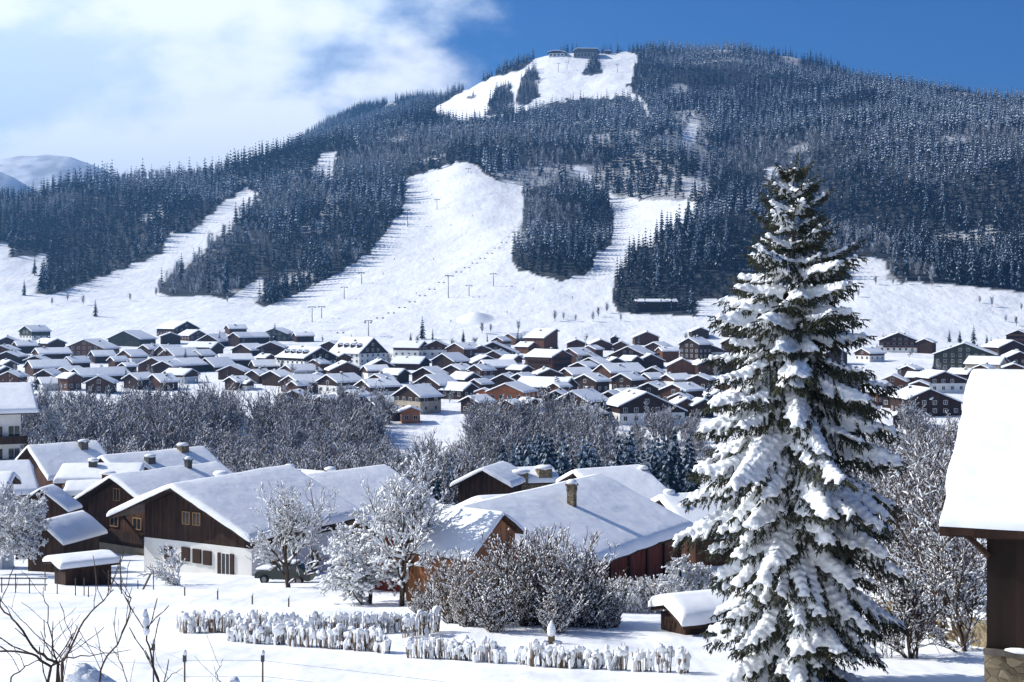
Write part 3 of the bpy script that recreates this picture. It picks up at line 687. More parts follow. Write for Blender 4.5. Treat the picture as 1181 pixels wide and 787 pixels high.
    chalet('edge_cottage', 'low cottage at the picture edge with a sunlit snow roof above the frosted bush', 'house', (a.x - 1.5, a.y, g), R_(-80), 3.0, 3.2, 3.4, a.z - g, .30, .30, PL_WHITE, PL_WHITE, 2.0,
           ov=(.6, .6, .6, .6), snow=.5, nx=10, ny=8, lump=.08, seed=16)
    # balconied block at far left
    a = P(-36, 443, 205); g = -32
    chalet('balconied_block', 'tall white chalet block with two dark balcony rows under a wide snow roof', 'apartment block', (a.x - 2.0, a.y, g), R_(-66), 9, 8.0, 6.4, a.z - g, .26, .34, PL_WHITE, PL_WHITE, 3.0,
           ov=(1.0, 1.8, 2.0, 2.2), snow=.6, nx=12, ny=12, lump=.06, seed=17,
           wins=[('r', u, z, 1.5, 1.9, WHITEFR) for u in (.9, 3.2, 5.5) for z in (9.4, 12.6)], balc=[('r', -.4, 7.2, 9.0, 1.6), ('r', -.4, 7.2, 12.2, 1.6)])
    a = P(10, 512, 200); g = -32
    K = empty('garage_block', (a.x, a.y - 2, -32), 0, 'pale garage block with a dark chimney below the balconied block', 'garage')
    m = MB(); m.box(-3.2, 5.0, 0, 7, -2, 9.4); m.build('wall', PL_GREY, K); m = MB(); m.box(3.6, 5.0, -.8, .6, 7, 10.6); m.build('chimney', W_DARK, K)
    V, Fq = snow_roof(-3.6, 5.4, 0, -.4, 7.4, 9.42, .03, .03, .5, 8, 8, 3, .05, .3); me = bpy.data.meshes.new('roof_snow'); me.from_pydata(V.tolist(), [], Fq); me.materials.append(SNOW); link('roof_snow', me, K)
    # little plank barn in the middle
    a = P(581, 588, 80); g = -17.2
    chalet('plank_barn', 'small barn of sunlit orange-brown planks with a thick snow roof', 'barn', (a.x, a.y, g), R_(52), 2.7, 1.5, 4.7, a.z - g, .72, .66, W_ORANGE, W_ORANGE, 0,
           ov=(.35, .35, .35, .3), snow=.33, nx=14, ny=14, lump=.05, seed=20, roof_m=W_BROWN)
    # the red barn: eaves to the right front, ridge running away
    e = P(800, 604, 103); d = Vector((.865, -.5, 0)); dep = Vector((-.5, -.865, 0))
    ridge_far = Vector((e.x, e.y, 0)) - d * 7.5; front = ridge_far + dep * 20
    g = -21.8; zr = e.z + 7.5 * .43
    yaw = math.atan2(-dep.y, -dep.x) - math.pi / 2
    chalet('red_barn', 'large red-brown boarded barn under a vast snow roof with a tall capped chimney', 'barn', (front.x, front.y, g), yaw, 8.5, 6.7, 18.3, zr - g, .30, .43, W_RED, W_RED, 0,
           ov=(.8, .8, .9, .7), snow=.6, nx=26, ny=34, lump=.10, seed=21, chim=[(2.6, 9.2, .5, 2.0, STONE)], sink=3,
           wins=[('r', 16.3, 2.2, 1.1, 1.0, PALEWOOD)], balc=[])
    r = bpy.data.objects['red_barn']
    K = MB()
    for y_ in np.arange(.8, 18.3, 2.9): K.box(6.72, 6.86, y_, y_ + .16, -2, zr - g - 6.7 * .43 - .75); K.bar((6.8, y_ + .1, 2.4), (7.4, y_ + .1, 3.1), .06)
    K.box(6.72, 6.88, 0, 18.3, 2.35, 2.55); K.build('timber_frame', W_DARK, r)
    # neighbouring roofs around it
    a = P(655, 556, 118); g = -24
    chalet('wide_farmhouse', 'wide farmhouse roof rising directly behind the roof of the red barn', 'house', (a.x - 7.6, a.y - 4, g - 0), R_(-66), 5.5, 7.4, 9.5, a.z - g - .6, .30, .42, PL_WHITE, W_BROWN, 2.4,
           ov=(1, .9, .8, .8), snow=.55, nx=16, ny=14, lump=.10, seed=22)
    a = P(700, 541, 134); g = -26
    chalet('small_gable_house', 'small gabled house peeking between farmhouse roof and the young spruces', 'house', (a.x - 3.2, a.y, g), R_(-60), 2.6, 6.0, 6.5, a.z - g, .42, .44, PL_WHITE, W_BROWN, 2.4,
           ov=(.6, .8, .8, .6), snow=.5, nx=10, ny=10, lump=.08, seed=23, chim=[(1.0, 6.6, .7, .5, STONE)])
    a = P(768, 571, 125); g = -25
    chalet('double_roof_house', 'house with a lumpy snow roof and two stub chimneys right behind the red barn', 'house', (a.x - .5, a.y, g), R_(-70), 4.0, 5.2, 6.6, a.z - g, .34, .44, PL_WHITE, W_BROWN, 2.4,
           ov=(.8, .8, .8, .8), snow=.55, nx=14, ny=12, lump=.16, seed=24, chim=[(-.3, .2, .8, .6, STONE), (2.0, .5, .7, .4, STONE)])
    a = P(800, 574, 132); g = -26.5
    chalet('hidden_house', 'snow roof partly hidden by the big spruce beside the lumpy roofed house', 'house', (a.x, a.y, g), R_(-75), 4.0, 5.0, 5, a.z - g, .34, .44, PL_WHITE, W_BROWN, 2.4,
           ov=(.8, .8, .8, .8), snow=.55, nx=12, ny=10, lump=.14, seed=25)
    # small chalets with stone chimney stacks behind
    a = P(556, 539, 150); g = -26.5
    chalet('log_chalet', 'dark log chalet with a low snow roof between the orchard tree and the stone stacks', 'house', (a.x, a.y, g), R_(-18), 3.0, 2.8, 6, a.z - g, .52, .50, W_DARK, W_DARK, 0,
           ov=(.6, .5, .7, .6), snow=.45, nx=10, ny=10, lump=.06, seed=26)
    a = P(598, 540, 156); g = -27
    chalet('stone_stack_cottage', 'stone-walled cottage with two broad chimney stacks under lumpy snow', 'house', (a.x - 1.5, a.y, g), R_(-75), 2.6, 2.4, 5.0, a.z - g, .3, .34, STONE, STONE, 0,
           ov=(.4, .4, .3, .3), snow=.55, nx=10, ny=8, lump=.16, seed=27, chim=[(2.2, .8, 1.5, .9, STONE), (2.0, 3.6, 1.5, 1.2, STONE)])
    # shelter beside the spruce
    a = P(768, 680, 58); g = H1(a.x, a.y)
    chalet('garden_shelter', 'dark open garden shelter under a heavy drooping snow roof beside the big spruce', 'shelter', (a.x, a.y, g), R_(-68), 1.0, 1.1, 2.3, a.z - g - .25, .25, .38, W_DARK, W_DARK, 0,
           ov=(.35, .35, .3, .3), snow=.5, nx=10, ny=10, lump=.05, seed=28)
    # the barn at the right edge
    e = P(1094, 596, 25.0); d = Vector((.39, .92, 0)); al = Vector((.92, -.39, 0))
    zr = e.z + 6.1 * .397 - .16; rg = Vector((e.x, e.y, 0)) + d * 6.1     # ridge end on the left
    # local frame: front gable is the left one; ridge runs to the right
    yaw = math.atan2(al.y, al.x) - math.pi / 2
    org = rg + al * .60; g = -9.0
    r = chalet('old_barn', 'old dark plank barn on a stone base under a smooth thick snow roof', 'barn', (org.x, org.y, g), yaw, 4.0, 5.5, 9.0, zr - g, .42, .397, STONE, W_BLACK, 2.75, lip=False,
           ov=(.7, .6, .70, .8), snow=.20, nx=46, ny=46, lump=.02, seed=30, sink=2.5)
    K = MB(); K.box(5.52, 5.66, -.8, 9.3, zr - g - 5.6 * .397 - .46, zr - g - 5.6 * .397 - .26); K.bar((5.58, -.45, zr - g - 2.55), (5.58, .05, zr - g - 3.0), .06); K.build('eave_beam', W_DARK, r)
    K = MB(); K.box(5.52, 5.62, -.05, 9.0, 2.70, 2.80)
    K.build('sill_ledge', W_GREY, r); K = MB()
    for i in range(9): K.blob((5.60, .5 + i * .6 + rnd.uniform(-.1, .1), 2.82), .09, rnd.uniform(.1, .3), .05, seed=i)
    K.build('ledge_snow', SNOWC, r, True)
near_chalets()
# ------------------------------------------------------------------ the village
# (photo x of the roof top, photo row of the roof top, width px, orientation, wall style, height m, extra)
#  orientation: g gable to the viewer, r gable turned right, l gable turned left (roof running to the right), s ridge across the view
VILL = [
 (37,376,34,'l','gw',11,'W'),(8,389,25,'g','d',7,''),(29,394,26,'s','d',7,''),(57,391,32,'s','b',7,''),(97,392,52,'g','o',9,'W'),(143,382,44,'g','gr',9,''),
 (60,402,42,'s','o',8,'B'),(8,406,28,'g','d',6,''),(55,416,50,'s','b',7,''),(85,412,30,'l','d',6,''),(118,405,28,'s','d',6,''),(150,404,36,'l','w',7,''),(176,413,42,'g','b',7,''),
 (115,425,72,'s','d',6,''),(62,436,38,'s','w',5,''),(158,431,34,'l','d',6,''),(184,432,36,'l','b',6,''),(193,399,28,'l','d',8,''),
 (208,371,44,'r2','d',10,'W'),(197,384,22,'g','d',7,''),(222,381,30,'s','b',7,'W'),(240,386,32,'g','d',7,''),(272,375,24,'s','b',6,''),(275,384,26,'l','d',8,''),(296,384,26,'s','d',7,''),
 (316,379,32,'g','gr',8,'W'),(350,384,24,'s','d',6,''),(236,395,40,'s','b',7,'B'),(204,402,40,'l','w',7,''),(285,397,34,'l','d',6,''),(312,395,30,'g','b',7,'B'),(358,401,62,'r','k',11,'WD'),
 (271,409,42,'s','d',7,''),(246,413,42,'l','d',6,''),(212,414,34,'l','d',6,''),(188,417,26,'g','d',6,''),(208,426,36,'s','w',6,''),(266,422,30,'g','b',6,''),(272,435,24,'l','d',5,''),
 (285,439,14,'s','w',4,''),(318,428,32,'l','d',6,''),(346,421,44,'s','w',5,''),(352,433,50,'s','b',7,'W'),(304,416,30,'s','d',5,''),
 (418,390,58,'rr','k',13,'WD'),(380,394,22,'g','d',8,''),(474,394,38,'s','w',9,'W'),(503,393,34,'g','w',9,'W'),(532,396,34,'l','b',8,''),(555,399,26,'g','w',7,''),
 (474,412,40,'s','d',6,''),(517,408,36,'l','d',7,''),(400,418,38,'g','b',7,''),(433,422,30,'s','w',6,''),(455,426,30,'s','d',6,''),(494,424,40,'l','d',6,''),(500,433,42,'l','d',8,''),
 (527,421,34,'l','d',7,''),(536,430,34,'s','d',6,''),(393,432,46,'s','k',8,'W'),(366,431,20,'g','d',7,''),(436,438,46,'s','k',8,''),(478,445,50,'l','b2',9,'W'),(437,458,40,'s','w',5,'W'),
 (474,470,21,'g','or',5,'W'),(456,472,14,'s','d',4,''),(530,442,38,'s','d',6,''),(553,421,26,'l','w',8,'W'),(552,438,24,'l','d',6,''),(548,457,36,'l','d',6,''),
 (568,395,58,'g','d',8,'W'),(596,385,32,'s','o',7,''),(577,389,18,'l','w',7,''),(633,380,34,'rs','o',13,''),(665,392,20,'g','b',6,''),(693,392,26,'g','b',6,''),(716,394,16,'g','b',6,''),(709,388,9,'g','d',7,''),
 (562,411,34,'g','d',6,''),(637,404,48,'r','o',10,'B'),(663,402,34,'l','b',8,''),(724,400,48,'g','w',10,'WB'),(574,416,44,'s','b',7,''),(684,413,32,'l','d',6,''),(715,420,58,'s','b',8,''),
 (580,432,30,'g','d',6,''),(630,436,72,'s','d',8,''),(634,426,26,'g','d',6,''),(665,425,38,'s','w',6,''),(680,432,38,'l','d',7,''),(722,431,36,'l','d',7,''),(583,443,44,'g','or',9,'W'),
 (557,449,16,'g','or',6,''),(668,451,56,'l','b2',9,''),(676,470,34,'l','d',5,''),(722,449,34,'s','d',6,''),
 (745,453,80,'gl','k',10,'WW'),(808,378,20,'g','d',7,''),(746,383,28,'g','b',8,''),(800,390,34,'l','d',11,'W'),(770,401,24,'s','o',8,''),(787,414,34,'g','o',7,''),(817,415,26,'g','b',7,''),
 (805,433,24,'g','d',6,''),(784,443,40,'l','b',7,''),(748,442,36,'g','d',7,''),(752,431,26,'s','d',5,''),(780,432,34,'s','w',5,''),(812,461,24,'g','d',6,''),(848,434,30,'s','d',6,''),
 (842,378,18,'s','d',6,''),(843,390,20,'g','b',8,''),(865,405,26,'g','d',7,''),(880,420,30,'l','d',7,''),(990,430,26,'l','d',7,''),(965,402,24,'g','d',8,''),
 (1036,384,54,'gl','k',11,'WB'),(1068,391,20,'l','d',8,''),(1003,402,30,'s','w',7,'W'),(1112,396,68,'g','gr',13,'W'),(1138,412,46,'s','be',8,''),(1174,381,26,'g','d',9,'B'),(1168,393,36,'g','d',9,''),
 (1176,406,34,'g','d',9,'W'),(1089,429,44,'gl','k',8,'W'),(1058,430,24,'s','d',6,''),(1072,449,64,'gl','d',9,''),(1048,472,34,'g','d',6,''),(1030,450,26,'l','d',6,''),(1012,440,24,'s','w',6,''),
]
SPECIAL = {(37,376):'grey and white gabled chalet above the meadow edge of the village',(97,392):'wide orange-brown chalet with small windows in the western village',(143,382):'long grey-green barn at the meadow edge of the village',
 (208,371):'tall dark hotel with a double-peaked roof standing above the western village',(316,379):'dark green-grey chalet with window rows at the foot of the ski run',(358,401):'big chalet with white-framed gable windows and dormers left of the grand hotel',
 (418,390):'grand grey-brown hotel with a row of roof dormers in the village centre',(474,394):'long white hotel wing with many roof stubs beside the tall tree',(503,393):'white-balconied hotel gable right of the long hotel wing',
 (474,470):'tiny sunlit orange cabin on the snow patch above the wood',(478,445):'dark chalet over a stone ground floor above the tiny orange cabin',(437,458):'low white flat-roofed building at the edge of the wood',
 (633,380):'tall red-brown house with a single sloping roof on the upper village edge',(637,404):'brown chalet with stacked white balconies in the village centre',(724,400):'wide white chalet with rows of balconies and a dark gable',
 (583,443):'orange rendered block with a grid of dark windows near the wood',(745,453):'large dark gabled chalet over a white ground floor at the village front',(668,451):'big brown barn with a roof falling to the right, left of the large white-based chalet',
 (800,390):'tall dark chalet with a blue-shaded roof above the eastern village',(1036,384):'large dark chalet with white balconies right of the big spruce',(1112,396):'huge grey-green gabled chalet in the eastern village',
 (1138,412):'long beige building with two stub chimneys above the old barn roof',(1089,429):'red-brown gabled chalet over a white ground floor near the old barn',(1072,449):'broad low dark gable just above the thicket beside the old barn',
 (630,436):'very long dark building with a snow roof in the village centre',(115,425):'very long low building at the edge of the western wood',(787,414):'orange-brown house with a two-tier snow roof in the eastern village',
 (60,402):'orange-brown chalet with balconies in the western village',(808,378):'small dark barn alone on the meadow above the eastern village',(715,420):'wide brown chalet under the white balconied one',
 (676,470):'low lean-to with a shaded roof in front of the big brown barn',(5,389):''}
STY = {'d': (W_DARK, W_DARK, 'dark'), 'b': (W_BROWN, W_BROWN, 'brown'), 'o': (W_TAN, W_TAN, 'orange-brown'), 'w': (PL_WHITE, W_BROWN, 'white-based'), 'gw': (PL_WHITE, W_GREEN, 'grey and white'),
       'gr': (W_GREEN, W_GREEN, 'grey-green'), 'k': (PL_WHITE, W_DARK, 'dark and white'), 'b2': (PL_BEIGE, W_DARK, 'stone-based'), 'or': (PL_ORANGE, PL_ORANGE, 'orange'), 'be': (PL_BEIGE, PL_BEIGE, 'beige')}
def solve_depth(px, top, h):
    D = np.arange(425, 960, 2.0); z = HT((px - CX) / F * D, D) + h; ray = -(top - HR) / F * D
    i = int(np.argmin(np.abs(z - ray))); return float(D[i])
def village():
    recs = []
    # smaller houses closing the gaps of the old village
    fr_ = random.Random(99); occ = [(v[0], v[1], v[2]) for v in VILL]; fill = []; tries = 0
    while len(fill) < 62 and tries < 6000:
        tries += 1; px = fr_.uniform(0, 880) if fr_.random() < .86 else fr_.uniform(980, 1170); top = fr_.uniform(394, 462 if px > 330 else 436) if px < 900 else fr_.uniform(405, 460)
        if 440 < px < 510 and top > 448: continue
        if all(abs(px - a) > (w + 22) * .34 or abs(top - b) > 5.0 for a, b, w in occ):
            e_ = (round(px), round(top), fr_.randint(19, 30), fr_.choice('gggllr'), fr_.choice(['d', 'd', 'b', 'o', 'w', 'b']), fr_.uniform(5.5, 7), ''); fill.append(e_); occ.append(e_[:3])
    for (px, top, w, ori, st, h, ex) in VILL + fill:
        r = random.Random(px * 1000 + top); h = h * (.92 if ori == 's' else 1.0); w = w * 1.18; D = solve_depth(px, top, h); D = min(max(D, 430), 935)
        wm_ = w * D / F; x = (px - CX) / F * D; zt = (HR - top) / F * D
        lo, hi, cname = STY[st]
        if ori in ('g', 'gl'): yaw = R_(r.uniform(-26, 18)); gw = wm_ * .84; Ln = min(gw * .9, 16); wl = gw * (.40 if ori == 'gl' else .5); wr = gw - wl
        elif ori == 'l': yaw = R_(-r.uniform(34, 48)); gw = wm_ * r.uniform(.6, .85); Ln = wm_ * r.uniform(.5, .75); wl = wr = gw / 2
        elif ori in ('r', 'rr', 'r2', 'rs'): yaw = R_(r.uniform(42, 52)); gw = wm_ * .62; Ln = wm_ * .72; wl = wr = gw / 2
        else: yaw = R_(r.choice([-1, -1, 1]) * r.uniform(42, 72)); gw = min(wm_ * .62, 12); Ln = wm_ * .72; wl = wr = gw / 2
        if ori == 'rs': wl = gw * .85; wr = gw * .15
        k = r.uniform(.36, .50)
        if ori == 'rr': k = .75
        g = H1(x, D); hh = zt - g
        # keep the roof top where the photo has it: ridge (or its near end) over the anchor
        if ori == 's': cx_, cy_ = rot2(0, Ln / 2, yaw); ox, oy = x - cx_, D - cy_
        elif ori in ('l', 'r', 'rr', 'r2', 'rs'): cx_, cy_ = rot2(0, Ln * .35, yaw); ox, oy = x - cx_, D - cy_
        else: ox, oy = x, D
        low = zt - max(wl, wr) * k - g
        if low < 2.2: k = max(.18, (zt - g - 2.2) / max(wl, wr))
        split = 0
        if st in ('w', 'gw', 'k', 'b2', 'be', 'or'): split = max(1.5, min(hh * .45, zt - g - max(wl, wr) * k - .6))
        wins = []
        fr = WHITEFR
        big = 'W' in ex or D < 560
        if big:
            nf = max(2, int(gw / 3.2)); rows = [1.2 + 2.7 * q for q in range(int(max(1, (hh - 3.0) // 2.7)) + 1)]
            for zq in rows:
                for q in range(nf):
                    u = -wl + gw * (q + .5) / nf
                    if zq + 1.5 < hh - abs(u) * k - .8: wins.append(('f', u, zq, 1.2, 1.3, fr))
            ns = max(2, int(Ln / 3.4)); ff = 'r' if yaw < 0 else 'l'
            for zq in rows[:2]:
                for q in range(ns):
                    if zq + 1.4 < hh - max(wl, wr) * k - .4: wins.append((ff, Ln * (q + .5) / ns, zq, 1.2, 1.2, fr))
        balc = []
        if 'B' in ex:
            for q in range(2):
                zq = 2.9 + q * 2.7
                if zq < hh - 2: balc.append(('f', -wl * .8, wr * .8, zq, 1.2)); balc.append(('r' if yaw < 0 else 'l', .5, Ln - .5, zq, 1.2))
        ch = []
        for q in range(r.choice([0, 1, 1, 2]) if 'D' not in ex else 3): ch.append((r.uniform(-wl * .5, wr * .5), r.uniform(.2, .8) * Ln, .8, r.uniform(.7, 1.2), r.choice([TIN, STONE])))
        root = chalet('chalet', None, 'house', (ox, oy, g), yaw, wl, wr, Ln, hh, k, k, lo, hi, split, group='chalets and houses of the village', ov=(.8, .8, .7, .6), snow=.5, seed=r.randrange(999),
                      nx=5, ny=4, lump=.10, lip=False, wins=wins, chim=ch, balc=balc, sink=5)
        if 'D' in ex:    # dormers on the slope that faces the viewer's left/front
            for q in range(4):
                y_ = Ln * (q + .7) / 4.6; side = -1; xx = side * wl * .62; zz = hh - wl * .62 * k
                K = MB(); K.prism([(-.9, -.6), (.9, -.6), (.9, .9), (0, 1.5), (-.9, .9)], -1.3, 1.2); dm = K.build('dormer', W_DARK, root, loc=(xx, y_, zz)); dm.rotation_euler.z = R_(-90)
                K = MB(); K.prism([(-1.1, .85), (0, 1.6), (1.1, .85), (1.1, 1.2), (0, 1.95), (-1.1, 1.2)], -1.5, 1.2); K.build('dormer_snow', SNOW, dm)
        recs.append(dict(root=root, px=px, top=top, w=w, D=D, ori=ori, c=cname, ex=ex, h=h))
    # labels: landmarks by hand, all the others by look and by the landmark they stand next to
    marks = [(r, SPECIAL[(r['px'], r['top'])]) for r in recs if SPECIAL.get((r['px'], r['top']))]
    short = {(37,376):'grey and white gabled chalet',(97,392):'wide orange-brown chalet',(143,382):'long grey-green barn',(208,371):'double-peaked dark hotel',(316,379):'window-rowed green-grey chalet',(358,401):'chalet with white-framed gable windows',
      (418,390):'grand dormered hotel',(474,394):'long white hotel wing',(503,393):'white-balconied hotel gable',(474,470):'tiny orange cabin',(478,445):'stone-based dark chalet',(437,458):'low white flat-roofed building',(633,380):'tall red-brown house',
      (637,404):'chalet with stacked white balconies',(724,400):'wide white balconied chalet',(583,443):'orange rendered block',(745,453):'large white-based front chalet',(668,451):'big brown barn',(800,390):'tall blue-roofed chalet',(1036,384):'balconied chalet by the spruce',
      (1112,396):'huge grey-green chalet',(1138,412):'long beige building',(1089,429):'red-brown white-based chalet',(1072,449):'broad low dark gable',(630,436):'very long dark building',(115,425):'very long low building',(787,414):'two-tier roofed house',
      (60,402):'balconied orange-brown chalet',(808,378):'lone meadow barn',(715,420):'wide brown chalet',(676,470):'low shaded lean-to'}
    global MARKS; MARKS = [(k[0], k[1], v) for k, v in short.items()]
    used = set()
    for r, lab in marks: r['root']['label'] = lab; used.add(lab)
    rest = [r for r in recs if not SPECIAL.get((r['px'], r['top']))]
    for r in rest:
        size = 'small' if r['w'] < 27 else ('long' if r['w'] > 42 else '')
        look = {'g': 'gabled chalet', 'l': 'chalet with roof sloping rightward,', 'r': 'chalet turned sideways,', 's': 'chalet with long low eaves,'}[r['ori'][0]]
        cand = sorted(marks, key=lambda m: math.hypot(m[0]['px'] - r['px'], (m[0]['top'] - r['top']) * 2.2))
        done = False
        for m, _ in cand[:6]:
            dx, dy = r['px'] - m['px'], (r['top'] - m['top']) * 2.2
            if abs(dx) > abs(dy): rel = 'right of' if dx > 0 else 'left of'
            else: rel = 'in front of' if dy > 0 else 'behind'
            lab = ' '.join(f"{size} {r['c']} {look} {rel} the {short[(m['px'], m['top'])]}".split())
            if len(lab.split()) > 16: lab = ' '.join(f"{r['c']} {look.split(' with')[0].strip(',')} {rel} the {short[(m['px'], m['top'])]}".split())
            if lab not in used: r['root']['label'] = lab; used.add(lab); done = True; break
        if not done:
            near = sorted([q for q in recs if q is not r and q['root'].get('label')], key=lambda q: math.hypot(q['px'] - r['px'], (q['top'] - r['top']) * 2.2))
            for a_ in cand[:5]:
                m = a_[0]; dx, dy = r['px'] - m['px'], (r['top'] - m['top']) * 2.2
                rel = ('right' if dx > 0 else 'left') + (' and in front' if dy > 0 else ' and behind')
                for w1 in ('', 'second ', 'third ', 'fourth '):
                    lab = ' '.join(f"{w1}{size} {r['c']} chalet to the {rel} of the {short[(m['px'], m['top'])]}".split())
                    if lab not in used and len(lab.split()) <= 16: done = True; break
                if done: break
            r['root']['label'] = lab; print('dup?', lab, lab in used); used.add(lab)
    return recs
VREC = village()
def village_trees():
    spots = [(317,372,400,'tall dark spruce between green-grey chalet and the big dormered one'),(487,364,392,'tall snowy spruce behind the white hotel wing'),(499,378,393,'short conifer at the foot of the tall hotel spruce'),
      (562,384,396,'slim dark spruce left of the blue-roofed upper houses'),(597,380,408,'dark spruce in front of the orange-brown upper house'),(601,384,410,'second dark spruce touching the one by the upper house'),
      (737,386,406,'dark spruce beside the brown meadow-edge chalet'),(770,396,420,'spruce in the garden left of the tall blue-roofed chalet'),(826,374,386,'tiny spruce alone right of the lone meadow barn'),
      (87,405,425,'snowy conifer among the western chalets by the balconied one'),(134,402,422,'dark conifer right of the wide orange-brown chalet'),(1107,380,398,'slim spruce behind the huge grey-green chalet'),(1123,374,400,'taller slim spruce behind the huge grey-green chalet'),
      (1143,388,404,'dark spruce right of the huge grey-green chalet'),(1151,388,406,'twin dark spruce right of the huge grey-green chalet'),(110,345,366,'lone spruce with a long shadow on the western meadow'),(28,322,342,'lone spruce on the western snowfield'),
      (40,296,318,'spruce at the tip of the western wood'),(725,466,480,'small dark spruce by the village front'),(817,440,462,'snowy spruce in the gap left of the big spruce')]
    for (px, top, base, lab) in spots:
        if base < 380: x, y, z = hit(px, base, 850, 2000)
        else:
            y = 930 - (base - 388) * 6.4; x = (px - CX) / F * y; z = H1(x, y)
            if y < 460: y = 460; x = (px - CX) / F * y; z = H1(x, y)
        h = (HR - top) / F * y - z; h = max(5, h)
        o = link('spruce_tree', HICON[rnd.randrange(5)]); o.location = (x, y, z - .1); o.scale = (h * 1.25, h * 1.25, h); o.rotation_euler.z = rnd.uniform(0, 6); tag(o, lab, 'tree')
village_trees()
# ------------------------------------------------------------------ broadleaf trees with snow on every limb
def skeleton(seed, h, spread, levels=4, kids=(7, 6, 5, 4), up=.35, trunk_r=.14, forks=1, lean=0, first=.25, ratio=.62, wig=.22):
    r = random.Random(seed); segs = []
    def limb(p, d, ln, rad, lv):
        n = max(2, int(4 + 2 * (lv == 0)) if lv < 2 else 3 if lv == 2 else 2)
        pts = [p]; 
        for i in range(n):
            d = (d + Vector((r.uniform(-wig, wig), r.uniform(-wig, wig), r.uniform(-wig, wig) + (up * .25 if lv else .06)))).normalized()
            q = pts[-1] + d * ln / n; ra = rad * (1 - .55 * i / n); rb = rad * (1 - .55 * (i + 1) / n)
            segs.append((pts[-1], q, ra, rb, lv)); pts.append(q)
        if lv >= levels: return
        k = kids[min(lv, len(kids) - 1)]
        for i in range(k):
            t = first + (1 - first) * (i + r.random()) / k if lv == 0 else r.uniform(.25, 1)
            t = min(t, .999) * n; j = int(t); q = pts[j].lerp(pts[j + 1], t - j)
            a = r.uniform(0, 6.283); side = d.orthogonal().normalized(); side.rotate(Matrix.Rotation(a, 3, d))
            sp_ = spread * r.uniform(.7, 1.3)
            nd = (d * (1 - .35 * sp_) + side * sp_ + Vector((0, 0, up * .5))).normalized()
            limb(q, nd, ln * ratio * r.uniform(.6, 1.15) * (1.15 - .4 * (t / n) if lv == 0 else 1), rad * .5, lv + 1)
        if lv <= 1: limb(pts[-1], d, ln * .5, rad * .42, lv + 1)
    for f in range(forks):
        a = r.uniform(0, 6.28); d = Vector((math.cos(a) * .25 * (forks > 1) + lean, math.sin(a) * .25 * (forks > 1), 1)).normalized()
        limb(Vector((r.uniform(-.1, .1) * (forks > 1), r.uniform(-.1, .1) * (forks > 1), -.3)), d, h * .5, trunk_r, 0)
    top = max(s[1].z for s in segs); k = h / top
    return [(a * k, b * k, ra, rb, lv) for a, b, ra, rb, lv in segs]
def limb_meshes(segs, rmin, snow_t, snow_p, seed, tube=4, split_lv=2):
    """three arrays: trunk+limbs, fine twigs, snow lying on the upper side"""
    r = random.Random(seed); out = {'limb': ([], []), 'twig': ([], []), 'snow': ([], [])}
    def tub(key, p, q, r0, r1, n):
        V, Fc = out[key]; d = q - p
        if d.length < 1e-5: return
        d.normalize(); a = d.orthogonal().normalized(); b = d.cross(a); k = len(V)
        for c_, rr in ((p, r0), (q, r1)):
            for i in range(n):
                t = 6.2832 * i / n; V.append(tuple(c_ + (a * math.cos(t) + b * math.sin(t)) * rr))
        for i in range(n): Fc.append((k + i, k + (i + 1) % n, k + n + (i + 1) % n, k + n + i))
    for (p, q, r0, r1, lv) in segs:
        r0 = max(r0, rmin); r1 = max(r1, rmin * .8)
        tub('limb' if lv < split_lv else 'twig', p, q, r0, r1, tube if lv < split_lv else 3)
        d = (q - p).normalized(); flat = math.sqrt(max(0, 1 - d.z * d.z))
        if flat > .28 and r.random() < snow_p:
            t = snow_t * r.uniform(.6, 1.5) * (1.25 if lv < 3 else .9) * (.5 + .5 * flat); side = Vector((-d.y, d.x, 0)).normalized()
            upv = side.cross(d); upv = upv if upv.z > 0 else -upv
            V, Fc = out['snow']; k = len(V); e0, e1 = r.uniform(-.05, .15), r.uniform(.85, 1.05); a0 = p.lerp(q, e0); a1 = p.lerp(q, e1); w = r0 + t * .55; m_ = a0.lerp(a1, .5)
            for c_, s_ in ((a0, .35), (m_, 1.0), (a1, .3)):
                V += [tuple(c_ - side * w * s_ + upv * r0 * .3), tuple(c_ + upv * (r0 + t * s_)), tuple(c_ + side * w * s_ + upv * r0 * .3), tuple(c_ - upv * r0 * .2)]
            for o_ in (0, 4):
                for i in range(4): Fc.append((k + o_ + i, k + o_ + (i + 1) % 4, k + o_ + 4 + (i + 1) % 4, k + o_ + 4 + i))
    return out
def tree_data(name, seed, h, rmin, snow_t, snow_p, twigm=TWIG, limbm=BARK, snowm=SNOWC, **kw):
    o = limb_meshes(skeleton(seed, h, **kw), rmin, snow_t, snow_p, seed)
    r = {}
    for k, nm, m in (('limb', 'trunk', limbm), ('twig', 'branches', twigm), ('snow', 'snow_cover', snowm)):
        if o[k][0]: r[nm] = npmesh(nm, np.array(o[k][0]), np.array(o[k][1]), [m], smooth=(k == 'snow'))
    return r
def place_tree(data, name, loc, rz, sc, label, cat='tree', group=None):
    root = empty(name, loc, rz, label, cat, group); root.scale = (sc, sc, sc) if isinstance(sc, (int, float)) else sc
    for k, me in data.items(): link(k, me, root)
    return root
def ground_at(px, D): x = (px - CX) / F * D; return x, D, H1(x, D)

